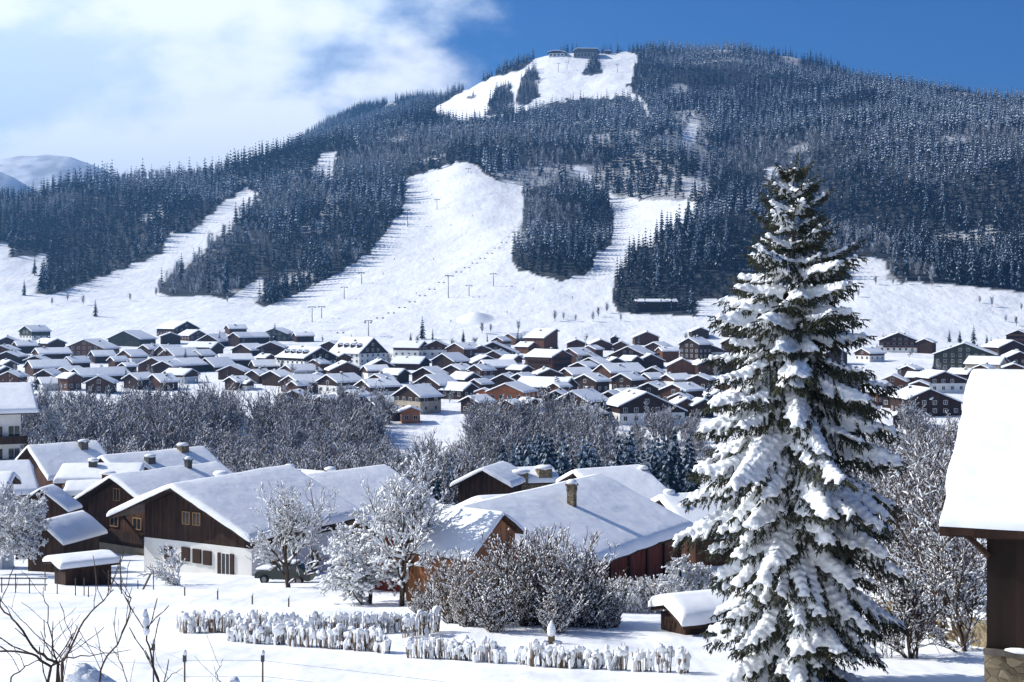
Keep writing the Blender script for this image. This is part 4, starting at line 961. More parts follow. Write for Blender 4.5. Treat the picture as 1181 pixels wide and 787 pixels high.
def orchard():
    # (px, base row distance, top row, ...) near trees and bushes
    def T(label, px, D, top, seed, nm='fruit_tree', wide=1.0, base=None, **kw):
        x, y, z = ground_at(px, D)
        if base is not None: z = (HR - base) / F * D
        h = (HR - top) / F * D - z
        kw.setdefault('rmin', .016 * D / 80); kw.setdefault('snow_t', .07); kw.setdefault('snow_p', .8); kw.setdefault('spread', .75)
        d = tree_data(nm, seed, h, **kw); return place_tree(d, nm, (x, y, z), rnd.uniform(0, 6), (wide, wide, 1), label, 'bush' if 'bush' in nm or 'shrub' in nm else 'tree')
    T('spreading snow-laden fruit tree standing in front of the parked dark car', 334, 97, 545, 41, base=689, levels=4, kids=(10, 7, 5, 3), first=.2, up=.42, trunk_r=.16, wide=1.2, spread=.8, snow_t=.06, rmin=.012)
    T('gnarled fruit tree with a forked snow-plastered trunk left of the plank barn', 462, 80, 515, 48, base=705, levels=4, kids=(10, 7, 5, 3), first=.25, up=.3, trunk_r=.2, lean=-.1, wide=.9, snow_t=.10, spread=.75, rmin=.013)
    T('low drooping snow-heaped tree leaning left beneath the gnarled fruit tree', 425, 82, 585, 43, base=708, levels=4, kids=(9, 7, 5, 4), first=.15, up=.05, trunk_r=.14, wide=1.25, snow_t=.14, spread=.95)
    T('small crooked apple tree against the white ground floor of the big chalet', 210, 101, 632, 44, base=683, levels=3, kids=(7, 6, 4), first=.25, up=.3, trunk_r=.09, wide=1.25, snow_t=.07)
    T('large snow-plastered bush at the left picture edge beside the log hut', 20, 108, 556, 45, 'snowy_bush', base=640, levels=4, kids=(9, 7, 5, 4), first=.05, up=.25, forks=3, trunk_r=.10, wide=.8, snow_t=.12)
    T('second snow-plastered bush cut by the left picture edge', -8, 112, 585, 46, 'snowy_bush', base=640, levels=4, kids=(8, 6, 5, 3), first=.05, up=.25, forks=3, trunk_r=.08, wide=1.1, snow_t=.13)
    T('bare crooked tree standing among the houses in front of the balconied block', 68, 215, 462, 47, 'bare_tree', base=520, levels=4, kids=(8, 6, 4, 3), up=.4, trunk_r=.22, snow_t=.14, rmin=.03)
    T('frosted bush spilling over the wall between red barn and big spruce', 790, 64, 640, 51, 'snowy_bush', base=702, levels=4, kids=(8, 6, 5, 3), first=.05, up=.15, forks=3, trunk_r=.06, wide=1.0, snow_t=.07)
    # the dark shrubbery of upright stems in front of the barns
    g = 'upright shrubs in front of the barns'
    specs = [(540, 60, 655, 'mid-height brown shrub with thin stems between the two tan ones'), (606, 60, 640, 'thick-stemmed dark shrub standing under the tallest one'), (662, 60, 640, 'snow-tipped shrub leaning against the rounded dense one'), (684, 61, 674, 'dark twiggy shrub directly before the red barn corner posts'), (520, 62, 640, 'tan-stemmed upright shrub below the plank barn, its tips snow-dusted'), (552, 64, 650, 'narrow tan-stemmed shrub in front of the plank barn gable'), (590, 62, 630, 'tall dense shrub with snow-tipped stems in front of plank barn'),
             (618, 61, 614, 'tallest snow-tipped shrub rising in front of the vast barn roof'), (650, 62, 616, 'rounded dense shrub below the tall capped chimney'), (676, 61, 655, 'dense dark shrub covering the corner of the red barn'),
             (703, 60, 690, 'low drooping snow-laden shrub at the foot of the red wall'), (492, 66, 672, 'low pale shrub at the end of the hedge below the gnarled tree'), (572, 58, 672, 'short snowy shrub at the front of the shrubbery'), (636, 58, 668, 'short dark shrub at the front centre of the shrubbery')]
    for i, (px, D, top, lab) in enumerate(specs):
        x, y, z = ground_at(px, D); h = (HR - top) / F * D - z
        d = tree_data('shrub', 60 + i, h * 1.1, .009, .036, .5, twigm=TWIG2 if i in (0, 1, 4, 5, 6, 8, 9, 11) else TWIG, levels=3, kids=(8, 5, 3), first=.05, up=.6, forks=18, trunk_r=.03, spread=.5, ratio=.45)
        place_tree(d, 'shrub', (x, y, z), i * 1.3, (1.5, 1.3, 1), lab, 'shrub', g)
    # tall trees right of the big spruce
    for i, (px, D, top, base, lab) in enumerate([(1052, 62, 470, 748, 'tall slender snow-flecked tree directly left of the old barn eave'), (1085, 56, 500, 760, 'forked leaning tree with dark trunk beside the old barn wall'),
          (1022, 66, 520, 735, 'snow-plastered tree half hidden behind the right side of the big spruce'), (1118, 50, 585, 775, 'leaning dark-trunked tree under the roof corner of the old barn'), (1062, 48, 640, 785, 'low crown of white branches in front of the forked leaning tree'),
          (1040, 90, 500, 700, 'brownish bare tree behind the slender snow-flecked one')]):
        T(lab, px, D, top, 80 + i, 'snowy_tree', base=base, levels=4, kids=(12, 7, 5, 3), first=.12, up=.25, trunk_r=.11, wide=.95, snow_t=.042, snow_p=.36, spread=.75, rmin=.012)
    # row of frosted hedge plants by the red barn
    x, y, z = ground_at(733, 74)
    hg = empty('garden_hedge', (x, y, z), 0, 'snow-plastered hedge strip below the red barn wall', 'hedge')
    V1, F1, V2, F2 = [], [], [], []
    for i in range(16):
        o = limb_meshes(skeleton(600 + i, 1.9, .5, levels=2, kids=(8, 6), first=.05, up=.5, forks=4, trunk_r=.02), .012, .07, .95, i); dx = -1.9 + i * .27
        for key, (V, Fc) in (('twig', (V1, F1)), ('limb', (V1, F1)), ('snow', (V2, F2))):
            k = len(V); V += [(a + dx, b + rnd.uniform(-.0, .0), c) for a, b, c in o[key][0]]; Fc += [tuple(q + k for q in f) for f in o[key][1]]
    link('branches', npmesh('branches', V1, F1, [TWIG2]), hg); link('snow_cover', npmesh('snow_cover', V2, F2, [SNOWC]), hg)
orchard()

def hedges():
    """rows of stubby stems under snow caps"""
    def row(name, label, pts, hmin, hmax, step, seed, gaps=()):
        r = random.Random(seed); P0 = []
        for (a, b) in zip(pts[:-1], pts[1:]):
            pa, pb = Vector(ground_at(*a)), Vector(ground_at(*b)); n = max(1, int((pb - pa).length / step))
            P0 += [pa.lerp(pb, i / n) for i in range(n)]
        root = empty(name, P0[len(P0) // 2], 0, label, 'hedge'); o = P0[len(P0) // 2]
        st = MB(); cp = MB(); bl = []
        for i, p in enumerate(P0):
            if i in gaps: continue
            q = Vector((p.x + r.uniform(-.12, .12), p.y + r.uniform(-.25, .25), 0)); q.z = H1(q.x, q.y); q -= o; h = r.uniform(hmin, hmax)
            for k in range(r.randint(9, 14)):
                a = r.uniform(0, 6.28); b0 = q + Vector((math.cos(a) * .10, math.sin(a) * .10, -.1)); b1 = q + Vector((math.cos(a) * r.uniform(.05, .27), math.sin(a) * r.uniform(.05, .27), h * r.uniform(.6, 1.12)))
                st.bar(b0, b1, .014, .010, 3)
                if r.random() < .5: cp.bar(b0.lerp(b1, .3) + Vector((0, 0, .02)), b1 + Vector((0, 0, .03)), .018, .03, 4)
            for k in range(r.randint(5, 9)):
                a = r.uniform(0, 6.28); d_ = r.uniform(.05, .24); sx = r.uniform(.04, .09); sz = r.uniform(.10, .28); zc = r.uniform(.15, .9) * h
                bl.append((q.x + math.cos(a) * d_, q.y + math.sin(a) * d_, q.z + zc, sx, sz))
            w = r.uniform(.08, .18)
            for k in range(r.randint(3, 5)): bl.append((q.x + r.uniform(-.12, .12), q.y + r.uniform(-.1, .1), q.z + h + r.uniform(-.2, .06), w * r.uniform(.7, 1.1), w * r.uniform(.6, .95)))
        st.build('stems', TWIG2, root); v, f = ico(); Bq = np.array(bl); rs = np.random.RandomState(seed)
        V = v[None] * Bq[:, None, [3, 3, 4]] * rs.uniform(.8, 1.2, (len(Bq), 12, 1)) + Bq[:, None, :3]; Fq = (f[None] + (np.arange(len(Bq)) * 12)[:, None, None]).reshape(-1, 3)
        remesh_snow('snow_caps', V.reshape(-1, 3), Fq, .022, root)
    row('hedge', 'rear row of snow-capped hedge stubs crossing the white garden', [(212, 58), (290, 57.5), (370, 57.0), (450, 58.0), (478, 59.0)], .5, .88, .22, 1)
    row('hedge', 'front row of snow-capped hedge stubs with larger snow humps', [(262, 54.5), (330, 53.0), (400, 51.5), (452, 50.0)], .45, .82, .23, 2)
    row('hedge', 'lowest hedge row of separate snow-capped stubs near the snowy lantern', [(476, 48.5), (560, 47.5), (640, 46.0), (720, 45.0), (800, 44.0)], .45, .8, .24, 3, gaps=(15, 16, 33))
    row('hedge', 'short hump of snow-buried stems at the right end of the rear hedge row', [(470, 56), (510, 58)], .8, 1.0, .26, 4)

# ------------------------------------------------------------------ the big spruce
def remesh_snow(name, V, Fq, vox, parent, loc=None):
    me = npmesh(name + '_raw', V, Fq, [SNOWC]); ob = bpy.data.objects.new(name + '_raw', me); COL.objects.link(ob)
    m = ob.modifiers.new('r', 'REMESH'); m.mode = 'VOXEL'; m.voxel_size = vox; m.use_smooth_shade = True
    s = ob.modifiers.new('s', 'SMOOTH'); s.factor = .5; s.iterations = 2
    dg = bpy.context.evaluated_depsgraph_get(); res = bpy.data.meshes.new_from_object(ob.evaluated_get(dg)); res.name = name
    bpy.data.objects.remove(ob); bpy.data.meshes.remove(me)
    res.materials.clear(); res.materials.append(SNOWC); res.polygons.foreach_set('use_smooth', [True] * len(res.polygons))
    return link(name, res, parent, loc)
_ico = None
def ico():
    global _ico
    if _ico is None:
        t = (1 + 5 ** .5) / 2
        v = np.array([(-1,t,0),(1,t,0),(-1,-t,0),(1,-t,0),(0,-1,t),(0,1,t),(0,-1,-t),(0,1,-t),(t,0,-1),(t,0,1),(-t,0,-1),(-t,0,1)], float); v /= np.linalg.norm(v[0])
        f = np.array([(0,11,5),(0,5,1),(0,1,7),(0,7,10),(0,10,11),(1,5,9),(5,11,4),(11,10,2),(10,7,6),(7,1,8),(3,9,4),(3,4,2),(3,2,6),(3,6,8),(3,8,9),(4,9,5),(2,4,11),(6,2,10),(8,6,7),(9,8,1)])
        _ico = (v, f)
    return _ico
def big_spruce():
    r = random.Random(78); D = 42.0; x, y, z = ground_at(915, D); z = (HR - 790) / F * D
    top = (HR - 178) / F * D - z; S = F / D
    root = empty('spruce_tree', (x, y, z), 0, 'big snow-laden spruce standing alone in the foreground left of the old barn', 'tree')
    T = MB(); n = 14
    for i in range(n): T.bar((0, 0, -.6 + (top + .3) * i / n), (0, 0, -.6 + (top + .3) * (i + 1) / n), .21 * (1 - i / n) + .012, .21 * (1 - (i + 1) / n) + .012, 9)
    prof_t = [0, .03, .07, .12, .2, .3, .37, .48, .56, .63, .72, .8, .9, .96, 1]; prof_r = [.08, .42, .82, 1.3, 1.8, 2.25, 2.6, 2.95, 3.1, 3.15, 2.95, 2.8, 2.4, 2.1, 1.8]
    NV, NF = [], []; B = MB(); blobs = []
    def blade(p, d, ln, w, roll):
        s = d.cross(Vector((math.cos(roll), math.sin(roll), .3))).normalized() * w; k = len(NV); m_ = p + d * ln * .45
        NV.extend([tuple(p - s * .4), tuple(p + s * .4), tuple(m_ + s), tuple(p + d * ln), tuple(m_ - s)]); NF.append((k, k + 1, k + 2, k + 4)); NF.append((k + 4, k + 2, k + 3, k + 3))
    def twig(p, d, ln, dens=1.0, snow=0.0):
        """a shoot clothed in needle sprigs, hanging slightly"""
        n_ = max(2, int(ln / .065 * dens)); q = p.copy(); dd = d.copy()
        for i in range(n_):
            dd = (dd + Vector((0, 0, -.05))).normalized(); q = q + dd * ln / n_
            for sgn in (-1, 1):
                sd_ = dd.cross(Vector((0, 0, 1))).normalized() * sgn
                v = (dd * .8 + sd_ * r.uniform(.25, .75) + Vector((0, 0, -r.uniform(.0, .6)))).normalized()
                blade(q, v, r.uniform(.09, .17), .018, r.uniform(0, 6))
            if r.random() < .5:
                v = (dd * .5 + Vector((r.uniform(-.4, .4), r.uniform(-.4, .4), -.9))).normalized(); blade(q, v, r.uniform(.12, .24), .022, r.uniform(0, 6))
        blade(q, dd, .16, .02, 0)
        if snow > 0:
            m = max(1, int(ln * .75 / .10))
            for i in range(m):
                t = (i + .3) / m * .78; c = p.lerp(q, t) + Vector((0, 0, snow * .45)); s_ = snow * (1.1 - .55 * t)
                blobs.append((c.x, c.y, c.z, s_ * 1.05 * r.uniform(.8, 1.25), s_ * .8 * r.uniform(.8, 1.2)))
    nlev = 33
    for L_ in range(nlev):
        t = (L_ + .5) / nlev; t = t ** .92; zz = top * (1 - t) * .955 + .75 * t + .25
        rad = float(np.interp(t, prof_t, prof_r)) * .95; nb = 5 + int(3.3 * min(1, t * 2.2)); ph = r.uniform(0, 6.28)
        for b in range(nb):
            a = ph + 6.2832 * (b + r.uniform(-.3, .3)) / nb; ln = rad * r.uniform(.70, 1.08) * (1.0 if t < .1 else r.choice([.85, 1, 1, 1.1]))
            out = Vector((math.cos(a), math.sin(a), 0)); side = Vector((-math.sin(a), math.cos(a), 0))
            rise = float(np.interp(t, [0, .1, .25, .5, 1], [.9, .40, -.02, -.62, -.85])) + r.uniform(-.2, .2)
            m = max(5, int(ln / .2)); pts = []; sideamt = r.uniform(-.12, .12)
            for i in range(m + 1):
                s = i / m; droop = rise * s - .18 * math.sin(s * math.pi) * (t > .2) * -1 * .3 + (.16 * s ** 3 if t > .15 else .05 * s * s)
                pts.append(Vector((0, 0, zz)) + out * (ln * s) + side * (ln * sideamt * s * s) + Vector((0, 0, ln * droop)))
            for i in range(m): B.bar(pts[i], pts[i + 1], .035 * (1 - i / m) + .008, .035 * (1 - (i + 1) / m) + .008, 4)
            # how much snow this bough carries: more on the sunlit, weather side
            face = -out.x * .40 - out.y * .45
            load = max(0, min(1.25, .80 + face * .42 + r.uniform(-.36, .36))) * (1.15 if t < .4 else 1.0)
            size = .060 + .066 * min(1, t * 1.7)
            fan = ln * .46
            for i in range(1, m + 1):
                s = i / m
                if s < .18 and t > .2: continue
                d = (pts[i] - pts[i - 1]).normalized()
                for sg in (-1, 1):
                    for q in range(2):
                        tl = (fan * (1.0 - .75 * s) + .16) * r.uniform(.7, 1.15); fd = (d * r.uniform(.55, .95) + side * sg * r.uniform(.55, .95) + Vector((0, 0, -r.uniform(.12, .5)))).normalized()
                        base = pts[i - 1].lerp(pts[i], r.random())
                        twig(base, fd, tl, .8, size * load * .85 if r.random() < load * .92 else 0)
                if r.random() < .75 and t > .12:       # hanging shoots under the bough
                    twig(pts[i] + side * r.uniform(-.15, .15), Vector((out.x * .3, out.y * .3, -1)).normalized(), r.uniform(.15, .42) * (.5 + .6 * t), .8, 0)
                if load > .25:
                    c = pts[i] + Vector((0, 0, size * .8 * load)); w = size * (.68 + .74 * load) * (1.15 - .45 * s) * r.uniform(.7, 1.3)
                    blobs.append((c.x, c.y, c.z, w, w * .72))
                    if load > .6:
                        for sg in (-1, 1): c2 = pts[i] + side * sg * fan * .28 * (1.1 - s) + Vector((0, 0, size * .4)); blobs.append((c2.x, c2.y, c2.z, w * .85, w * .55))
            twig(pts[-1], (pts[-1] - pts[-2]).normalized(), .28, 1, size * load * .5)
            if t > .3 and load > .9 and r.random() < .4:   # heavy pillows
                for i in range(m // 3, m - 1):
                    c = pts[i] + Vector((0, 0, .12)); blobs.append((c.x, c.y, c.z, .24 * r.uniform(.8, 1.2), .17))
        # inner filling close to the trunk
        for b in range(5):
            a = r.uniform(0, 6.28); d = Vector((math.cos(a), math.sin(a), -.55)).normalized(); twig(Vector((0, 0, zz + r.uniform(-.2, .2))) + d * .1, d, rad * r.uniform(.3, .5), .7, 0)
    # leader
    twig(Vector((0, 0, top - .85)), Vector((.10, 0, 1)).normalized(), .85, 1.3, 0)
    for k in range(7): zz = top - .25 - .16 * k; blobs.append((r.uniform(-.08, .05) * (1 + k * .3), r.uniform(-.06, .03) * (1 + k * .3), zz, .05 + .012 * k, .045 + .01 * k))
    T.build('trunk', BARK, root); B.build('boughs', BARK, root)
    NFt = np.array(NF); 
    quads = NFt[NFt[:, 2] != NFt[:, 3]]; tris = NFt[NFt[:, 2] == NFt[:, 3]][:, :3]
    tr = np.concatenate([quads[:, [0, 1, 2]], quads[:, [0, 2, 3]], tris]); link('needles', npmesh('needles', np.array(NV), tr, [NEEDLE]), root)
    v, f = ico(); Bq = np.array(blobs); rs = np.random.RandomState(3)
    V = v[None] * Bq[:, None, [3, 3, 4]] * rs.uniform(.85, 1.15, (len(Bq), 12, 1)) + Bq[:, None, :3]
    Fq = (f[None] + (np.arange(len(Bq)) * 12)[:, None, None]).reshape(-1, 3)
    print('spruce', len(tr), 'blobs', len(Bq))
    remesh_snow('snow_cover', V.reshape(-1, 3), Fq, .042, root)
hedges()
big_spruce()

# ------------------------------------------------------------------ woods of the valley floor
def near_landmark(px, row):
    return min(MARKS, key=lambda k: math.hypot(k[0] - px, (k[1] + 12 - row) * 2))[2]
def valley_wood():
    data = []
    for i in range(7):
        o = limb_meshes(skeleton(900 + i, 10, .6, levels=3, kids=(13, 7, 5), first=.12, up=.45, trunk_r=.16, forks=1 + i % 2, ratio=.55), .036, .12, .56, i)
        d = {}
        for k, nm, m in (('limb', 'trunk', BARK), ('twig', 'branches', FARTWIG), ('snow', 'snow_cover', RIME)): d[nm] = npmesh(nm, np.array(o[k][0]), np.array(o[k][1]), [m])
        data.append(d)
    r = random.Random(21); n = 0
    #           px0  px1  D0  D1   count  hmin hmax  group
    zones = [(-20, 300, 285, 450, 80, 10, 16.0, 'western riverside wood'), (60, 200, 360, 425, 18, 14, 18, 'dark tall clump of the western wood'), (300, 440, 270, 435, 44, 10, 14.5, 'riverside wood behind the big chalet'),
             (430, 560, 250, 345, 24, 8, 12.5, 'riverside wood below the tiny orange cabin'), (545, 690, 330, 435, 40, 10, 15, 'riverside wood below the big brown barn'), (690, 830, 320, 400, 14, 6, 9, 'thin wood below the village front'),
             (738, 800, 400, 425, 8, 11, 14, 'clump before the white-based village chalet'), (1000, 1110, 200, 420, 30, 9, 15, 'brown thicket beside the old barn'), (1020, 1100, 90, 150, 8, 7, 10, 'trees on the slope under the old barn')]
    for (a, b, d0, d1, cnt, h0, h1, g) in zones:
        for i in range(cnt):
            for _ in range(20):
                px = r.uniform(a, b); D = r.uniform(d0, d1)
                if 452 < px < 500 and D > 385: continue
                if 268 < px < 292 and D > 330: continue
                break
            x, y, z = ground_at(px, D); s = r.uniform(h0, h1) / 10
            place_tree(data[r.randrange(7)], 'riverside_tree', (x, y, z), r.uniform(0, 6.28), (s * r.uniform(.85, 1.15), s * r.uniform(.85, 1.15), s), 'frosted leafless tree ' + ('among the ' if g.startswith('trees') else 'in the ') + g, 'tree', 'bare ' + g if g.startswith('trees') else 'bare trees of the ' + g); n += 1
    # the uncountable rest of the wood, one mass
    lo = []
    for i in range(5):
        o = limb_meshes(skeleton(950 + i, 1.0, .6, levels=3, kids=(11, 6, 3), first=.1, up=.45, trunk_r=.016, ratio=.55), .0042, .012, .5, i, tube=3)
        V, Fc, M = [], [], []
        for mi_, k in enumerate(('twig', 'snow', 'limb')):
            n0 = len(V); V += o[k][0]; Fc += [tuple(q + n0 for q in f) for f in o[k][1]]; M += [mi_] * len(o[k][1])
        Fc = np.array(Fc); lo.append((np.array(V), np.concatenate([Fc[:, [0, 1, 2]], Fc[:, [0, 2, 3]]]), np.array(M + M)))
    pp = []
    for (a, b, d0, d1, cnt, h0, h1) in [(-40, 300, 290, 450, 170, 9, 15), (-40, 450, 410, 452, 150, 11, 16), (545, 700, 400, 446, 40, 9, 14), (300, 450, 275, 440, 80, 9, 14), (430, 560, 260, 385, 75, 7, 12), (690, 830, 330, 425, 35, 6, 10), (545, 690, 335, 438, 70, 9, 13), (1000, 1120, 200, 420, 60, 8, 13), (-300, -40, 290, 440, 30, 9, 14), (1180, 1350, 200, 420, 20, 9, 14)]:
        for i in range(cnt):
            px = r.uniform(a, b); D = r.uniform(d0, d1)
            if (452 < px < 500 and D > 385) or (268 < px < 292 and D > 330): continue
            x, y, z = ground_at(px, D); pp.append((x, y, z - .2, r.uniform(h0, h1)))
    o = link('riverside_wood', merge('riverside_wood', np.array(pp), lo, [FARTWIG, RIME, BARK], np.random.RandomState(2))); tag(o, 'frosted leafless riverside woodland filling the valley floor', 'woodland', kind='stuff')
    # young spruces beyond the barns
    for (a, b, d0, d1, cnt, h0, h1, g) in [(570, 800, 275, 345, 70, 10, 16, 'spruce grove behind the farm roofs'), (500, 580, 265, 310, 11, 7, 12, 'small spruces in the wood left of the grove'), (380, 460, 300, 380, 5, 7, 10, 'spruces inside the wood behind the big chalet'), (30, 60, 300, 340, 2, 7, 9, 'spruces in the wood behind the balconied block')]:
        for i in range(cnt):
            px = r.uniform(a, b); D = r.uniform(d0, d1); x, y, z = ground_at(px, D); h = r.uniform(h0, h1)
            o = link('young_spruce', HICON[r.randrange(5)]); o.location = (x, y, z - .1); o.scale = (h * 1.35, h * 1.35, h); o.rotation_euler.z = r.uniform(0, 6); tag(o, 'snow-dusted spruce in the ' + g if 'spruce grove' in g else 'snow-dusted spruce, one of the ' + g, 'tree', g); n += 1
    # garden and street trees in the village
    for i in range(95):
        px = r.uniform(0, 1150); D = r.uniform(450, 900)
        x, y, z = ground_at(px, D); s = r.uniform(4, 7) / 10; nb = near_landmark(px, HR - z / y * F)
        place_tree({k: m for k, m in data[r.randrange(7)].items()}, 'garden_tree', (x, y, z), r.uniform(0, 6.28), s, 'small frosted garden tree near the ' + nb, 'tree', 'garden trees near the ' + nb)
    for i in range(48):
        px = r.uniform(0, 1150); D = r.uniform(450, 880); x, y, z = ground_at(px, D); h = r.uniform(5, 9); nb = near_landmark(px, HR - z / y * F)
        o = link('garden_spruce', HICON[r.randrange(5)]); o.location = (x, y, z - .1); o.scale = (h * 1.3, h * 1.3, h); tag(o, 'small snow-dusted spruce near the ' + nb, 'tree', 'garden spruces near the ' + nb)
    # shrubs along the meadow boundaries
    line = [(60, 352), (78, 348), (96, 352), (150, 348), (180, 342), (196, 340), (206, 338), (216, 336), (228, 334), (262, 350), (300, 352), (308, 336), (640, 372), (650, 370), (664, 372), (556, 385), (566, 384), (598, 384), (684, 372), (690, 366), (700, 362), (716, 372), (990, 344), (1010, 330), (1030, 330), (1045, 329), (1060, 328), (1075, 331), (1130, 352), (1144, 356), (1160, 372), (1172, 376), (1178, 360)]
    for i, (px, row) in enumerate(line):
        x, y, z = hit(px, row, 860, 1500); s = r.uniform(5, 9)
        o = link('meadow_bush', FARBARE[i % 4]); o.location = (x, y, z - .2); o.scale = (s * 1.2, s * 1.2, s); rg = 'on the western meadow left of the window-rowed chalet' if px < 250 else 'at the foot of the western wood' if px < 400 else 'on the meadow edge above the central village' if px < 620 else 'on the meadow below the long forest cabin' if px < 800 else 'on the eastern meadow below the steep forest spur'
        tag(o, 'frosted bare bush ' + rg, 'bush', 'bushes ' + rg)
    print('valley trees', n)
valley_wood()
# ------------------------------------------------------------------ lifts and summit
def lifts():
    r = random.Random(4)
    def pylon(px, row, hpx, lab, wide=1.6):
        x, y, z = hit(px, row, 900, 2250); h = hpx * y / F
        root = empty('lift_pylon', (x, y, z), R_(-15), lab, 'lift pylon', 'ski lift pylons')
        K = MB(); K.bar((0, 0, -1), (0, 0, h), .35, .22, 8); K.build('mast', METAL, root)
        K = MB(); K.box(-2.6 * wide / 1.6, 2.6 * wide / 1.6, -.2, .2, h - .4, h); 
        for s in (-1, 1): K.box(s * 2.2 - .25, s * 2.2 + .25, -1.4, 1.4, h - .9, h - .5)
        K.build('crossarm', METAL, root); return Vector((x, y, z + h))
    top = [pylon(517, 344, 26, 'tall single-mast lift pylon above the snow mound on the wide run'), pylon(425, 388, 18, 'lift pylon rising behind the grand dormered hotel'), pylon(594, 282, 14, 'lift pylon by the island wood at the upper end of the chair line')]
    for (px, row, hp, lab) in [(360, 372, 18, 'lattice-topped pylon low on the left of the run'), (371, 368, 14, 'thin lift pylon just right of the lattice-topped one'), (397, 345, 14, 'thin pylon on the lower left part of the run'), (417, 328, 13, 'thin pylon left of the middle of the run'),
         (470, 262, 20, 'pylon near the forest edge high on the run'), (504, 242, 12, 'pylon in the upper middle of the run'), (541, 343, 13, 'slender pole standing on the snow mound'), (569, 332, 15, 'slender pole right of the snow mound'),
         (644, 84, 11, 'left pylon of the pair under the summit restaurant'), (654, 82, 10, 'right pylon of the pair under the summit restaurant'), (712, 84, 9, 'pylon on the right part of the summit snowfield'), (656, 74, 8, 'pylon between the summit buildings'), (540, 200, 5, 'low pylon at the head of the wide run')]:
        pylon(px, row, hp, lab)
    # chairs riding the line that climbs from the hotel to the island wood
    path = [top[1], top[0], top[2]]
    K = MB(); Lc = [Vector((x_, y_, z_)) for x_, y_, z_ in [hit(372, 392, 900, 2000)]]; Lc[0].z += 6
    pts = Lc + path
    for off in (-1.9, 1.9):
        for a, b in zip(pts[:-1], pts[1:]):
            n = 6
            for i in range(n):
                q0 = a.lerp(b, i / n); q1 = a.lerp(b, (i + 1) / n); sag = lambda t: -4 * 3.0 * t * (1 - t)
                K.bar(q0 + Vector((off, 0, sag(i / n))), q1 + Vector((off, 0, sag((i + 1) / n))), .05, .05, 3)
    tag(K.build('lift_cable', METAL), 'pair of chairlift cables strung up the wide ski run', 'cable')
    c = MB(); c.bar((0, 0, 0), (0, 0, -2.2), .07, .07, 4); c.box(-1.3, 1.3, -.35, .35, -2.9, -2.5); c.box(-1.3, 1.3, .30, .42, -2.5, -1.7); c.bar((-1.3, 0, -2.2), (1.3, 0, -2.2), .08)
    cm = c.mesh('chair', [TIN])
    tot = sum((b - a).length for a, b in zip(pts[:-1], pts[1:])); k = 0; s = 12
    while s < tot:
        d = s
        for a, b in zip(pts[:-1], pts[1:]):
            ln = (b - a).length
            if d <= ln: break
            d -= ln
        t = min(1, d / ln)
        for off in (-1.9, 1.9):
            o = link('lift_chair', cm); o.scale = (.58, .58, .58); o.location = a.lerp(b, t) + Vector((off, 0, -12 * t * (1 - t) - .05)); o.rotation_euler.z = R_(-20)
            tag(o, 'dark chair hanging on the chairlift over the wide ski run', 'chairlift chair', 'chairs of the chairlift')
        s += 19; k += 1
    # drag-lift tows and slope markers on the left of the run
    # snow mound with its shaded side
    x, y, z = hit(548, 368, 900, 1500)
    V = []; n = 40
    g = np.linspace(-1, 1, n)
    for a in g:
        for b in g:
            d = max(0, 1 - math.hypot(a, b)); hgt = 4.5 * (3 * d * d - 2 * d ** 3); V.append((x + a * 15, y + b * 24, H1(x + a * 15, y + b * 24) - .15 + hgt))
    V = np.array(V)
    idx = np.arange(n * n).reshape(n, n); Fq = np.stack([idx[:-1, :-1], idx[1:, :-1], idx[1:, 1:], idx[:-1, 1:]], -1).reshape(-1, 4)
    o = link('snow_mound', npmesh('snow_mound', V, Fq, [SNOW], smooth=True)); tag(o, 'rounded snow mound with a shaded right side on the lower ski run', 'snow mound')
    # skiers: tiny figures on the run
    for i, (px, row) in enumerate([(505, 210), (498, 226), (520, 262), (455, 300), (442, 318), (480, 340), (583, 214), (545, 250), (430, 300), (500, 300), (615, 335), (660, 345), (520, 372), (585, 362), (475, 228), (640, 90), (668, 96)]):
        x, y, z = hit(px, row, 900, 2250); s = MB(); ang = r.uniform(-.6, .6)
        s.blob((0, 0, 1.62), .13, .13, .16); s.blob((0, 0, 1.15), .26, .2, .42); s.bar((-.12, 0, .95), (-.16, -.08, .08), .12, .08, 5); s.bar((.12, 0, .95), (.16, .08, .08), .12, .08, 5)
        s.bar((-.24, 0, 1.4), (-.42, -.3, 1.0), .07, .05, 4); s.bar((.24, 0, 1.4), (.42, -.3, 1.0), .07, .05, 4); s.box(-.22, -.12, -.9, .9, .0, .05); s.box(.12, .22, -.9, .9, .0, .05)
        o = s.build('person', [[mat_sk1, mat_sk2, mat_sk3][i % 3]]); o.location = (x, y, z); o.rotation_euler.z = ang; w = ['near the top of the wide run', 'just below the head of the wide run', 'in the upper middle of the wide run', 'close to the forest edge on the wide run', 'beside the forest edge lower on the run', 'left of the chairlift line on the wide run', 'by the upper right edge of the wide run', 'right of the pylon under the run head', 'by the middle of the left forest edge', 'mid-run under the chair line', 'on the flat below the island wood', 'on the flat right of the island wood corner', 'at the left foot of the snow mound', 'right of the snow mound', 'at the narrow upper left side of the run', 'on the summit snowfield left of the tree clump', 'on the summit snowfield under the tree clump'][i]; tag(o, 'tiny skier in ' + ['a navy', 'a red', 'a black'][i % 3] + ' suit ' + w, 'skier', 'skiers on the slopes')
mat_sk1 = mat('dark_ski_suit', (.03, .035, .06)); mat_sk2 = mat('red_ski_suit', (.3, .03, .02)); mat_sk3 = mat('black_ski_suit', (.02, .02, .02))
lifts()
